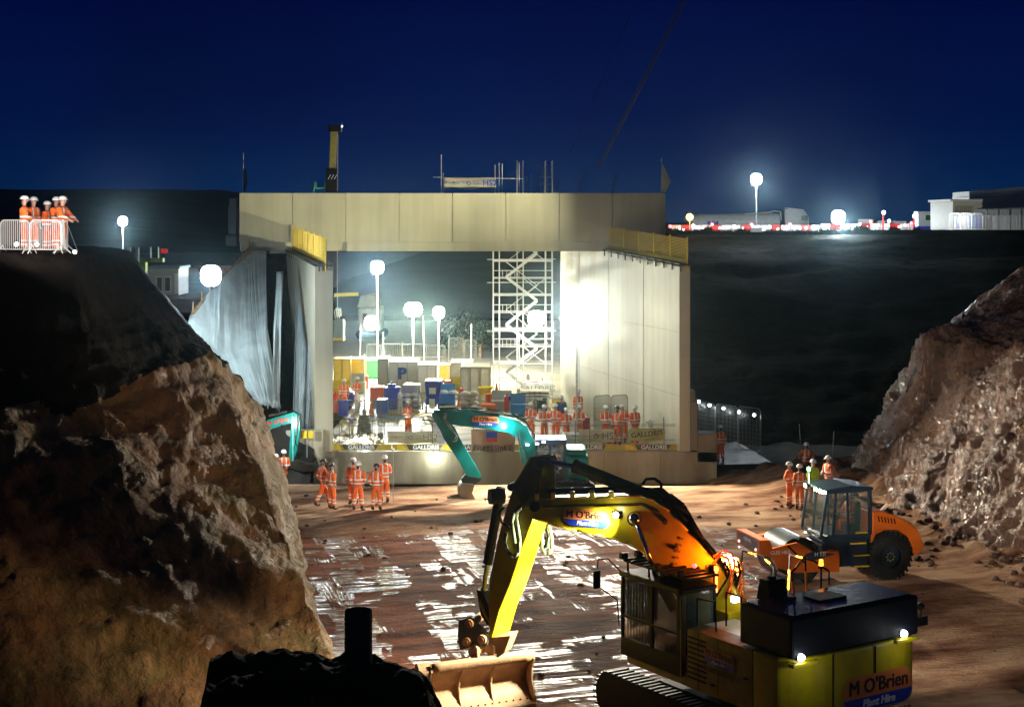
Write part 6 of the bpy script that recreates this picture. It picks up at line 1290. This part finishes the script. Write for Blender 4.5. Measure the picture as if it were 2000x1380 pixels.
MB().box(*pbox(1861, 1918, 392, 449, d, 8)).build('walls', mat('lit_cream', (.6, .55, .42), .5, var=.1), t); MB().box(*pbox(1856, 1920, 389, 393, d-.3, 8)).build('roof', WHT, t); MB().prism([W(1893, 388, d+9), W(1893, 374, d+9), W(2030, 362, d+9), W(2030, 388, d+9)], (0, 6, 0)).build('upper_roof', mat('pale_roof', (.5, .52, .5), .5, var=.2), t)
MB().box(*pbox(1893, 2040, 385, 449, d+8, 6)).build('rear_block', mat('lit_cream', (.6,)*3), t)
for k in range(9): MB().box(*pbox(1866+k*4, 1868.5+k*4, 402, 416, d-.05, .1)).build('window', mat('window_warm', (.35, .3, .2), .4, var=0), t)
lamp('POINT', W(1880, 425, d-8), 260, (.9, .97, 1), .3, t)
t = thing('marquee', 'white tent with a grey sloping roof beside the office block', 'marquee', W(1965, 449, 147)); MB().box(*pbox(1926, 2060, 408, 449, 146, 6)).build('side', mat('tent_white', (.6, .62, .6), .6, var=.08), t); MB().add([W(1924, 409, 145.8), W(2060, 404, 145.8), W(2060, 370, 152), W(2000, 378, 152)], [(0, 1, 2, 3)]).build('roof', mat('tent_roof', (.22, .25, .26), .5, var=.1), t, thick=.1)
for k in range(5): MB().tube(W(1927+k*22, 449, 145.9), W(1927+k*22, 408, 145.9), .05).build('pole', GALV, t)
for k in range(7):
    a = 1854+k*22; barrier('mesh_fence', W(a, 450, 143), Vector((W(a+21, 450, 143).x, 143, W(a, 450, 143).z)), 1.4 if k > 2 else 1.6, 'white fence panel before the office block and tent, %s from the left' % nth(k), 'fence panel', 'fence panels before the tent', WHT, 8, False, .025)
for k, (a, m_) in enumerate(((1868, BLU), (1880, WHT), (1893, LBLU), (1905, BLU), (1915, NVY2))):
    tag(MB().box(*pbox(a, a+10, 421, 447, 145, .8)).build('bin', m_, bevel=.05), '%s upright bin standing before the office block' % ('dark blue first', 'white', 'light blue', 'dark blue fourth', 'navy')[k], 'bin', 'bins before the office block')
# grass fringe on the plateau edge
m = MB(); random.seed(9)
for k in range(5000):
    px = random.uniform(1305, 2010); u_ = random.random(); p = W(px, 453+u_*6, 190-u_*3-(px-1305)*.03); h = random.uniform(.15, .5)+1.1*max(0, fbm((px*.03, 0, 0), 1, 4)); px += 0; m.add([p, p+Vector((.12, 0, 0)), p+Vector((random.uniform(-.2, .2), 0, h))], [(0, 1, 2)])
tag(m.build('grass', SLOPE), 'rough dark grass fringe along the plateau edge', 'grass', kind='stuff')
# scattered clods on the pit floor
m = MB(); random.seed(13)
for k in range(300):
    y = random.uniform(38, 65) if k % 3 else random.uniform(50, 64)
    rx = 13.5+(62-y)*.30; x = random.uniform(-9, 14) if k % 2 else rx-random.random()**2*3.2; r = random.uniform(.03, .10)*(1.6 if k % 2 == 0 else 1); m.ball((x, y, floor_z(x, y)+r*.3), r, 6, 4, (1.3, 1, .7), Matrix.Rotation(random.random()*3, 3, 'Z'))
tag(m.build('clods', mat('clay_clod', (.13, .07, .04), .8, var=.4, vs=2)), 'clods of clay scattered over the pit floor', 'clods', kind='stuff')
# cut offcuts and boards lying on the floor
for px, py, w_, l_, lb in ((660, 985, 1.4, .05, ''),): pass
# ---------------------------------------------------------------- misty air
hz = MB().box((0, 150, 27), (900, 1300, 62)).build('haze', WHT)
hm = bpy.data.materials.new('misty_air'); hm.use_nodes = True; t_ = hm.node_tree; t_.nodes.remove(t_.nodes['Principled BSDF']); pv = t_.nodes.new('ShaderNodeVolumePrincipled')
pv.inputs['Density'].default_value = HAZE_D; pv.inputs['Color'].default_value = (.55, .82, .95, 1); pv.inputs['Anisotropy'].default_value = .972
t_.links.new(pv.outputs[0], t_.nodes['Material Output'].inputs['Volume']); hz.data.materials[0] = hm; hz['kind'] = 'stuff'
if HAZE_D <= 0: bpy.data.objects.remove(hz)
# turn the lettering curves into real meshes
dg_ = bpy.context.evaluated_depsgraph_get()
for o in [o for o in bpy.data.objects if o.type == 'FONT']:
    me = bpy.data.meshes.new_from_object(o.evaluated_get(dg_)); me.name = 'lettering'; bd = o.data.get('bold', 0)*.9
    if bd:
        bm = bmesh.new()
        for dx, dy in ((-bd, -bd*.4), (bd, -bd*.4), (-bd, bd*.4), (bd, bd*.4)):
            n0 = len(bm.verts); bm.from_mesh(me); bm.verts.ensure_lookup_table()
            for v_ in bm.verts[n0:]: v_.co.x += dx; v_.co.y += dy; v_.co.z += (dx+dy)*.02
        bm.to_mesh(me); bm.free()
    q = bpy.data.objects.new('lettering', me); C.objects.link(q); q.parent = o.parent; q.matrix_local = o.matrix_local.copy()
    bpy.data.objects.remove(o)
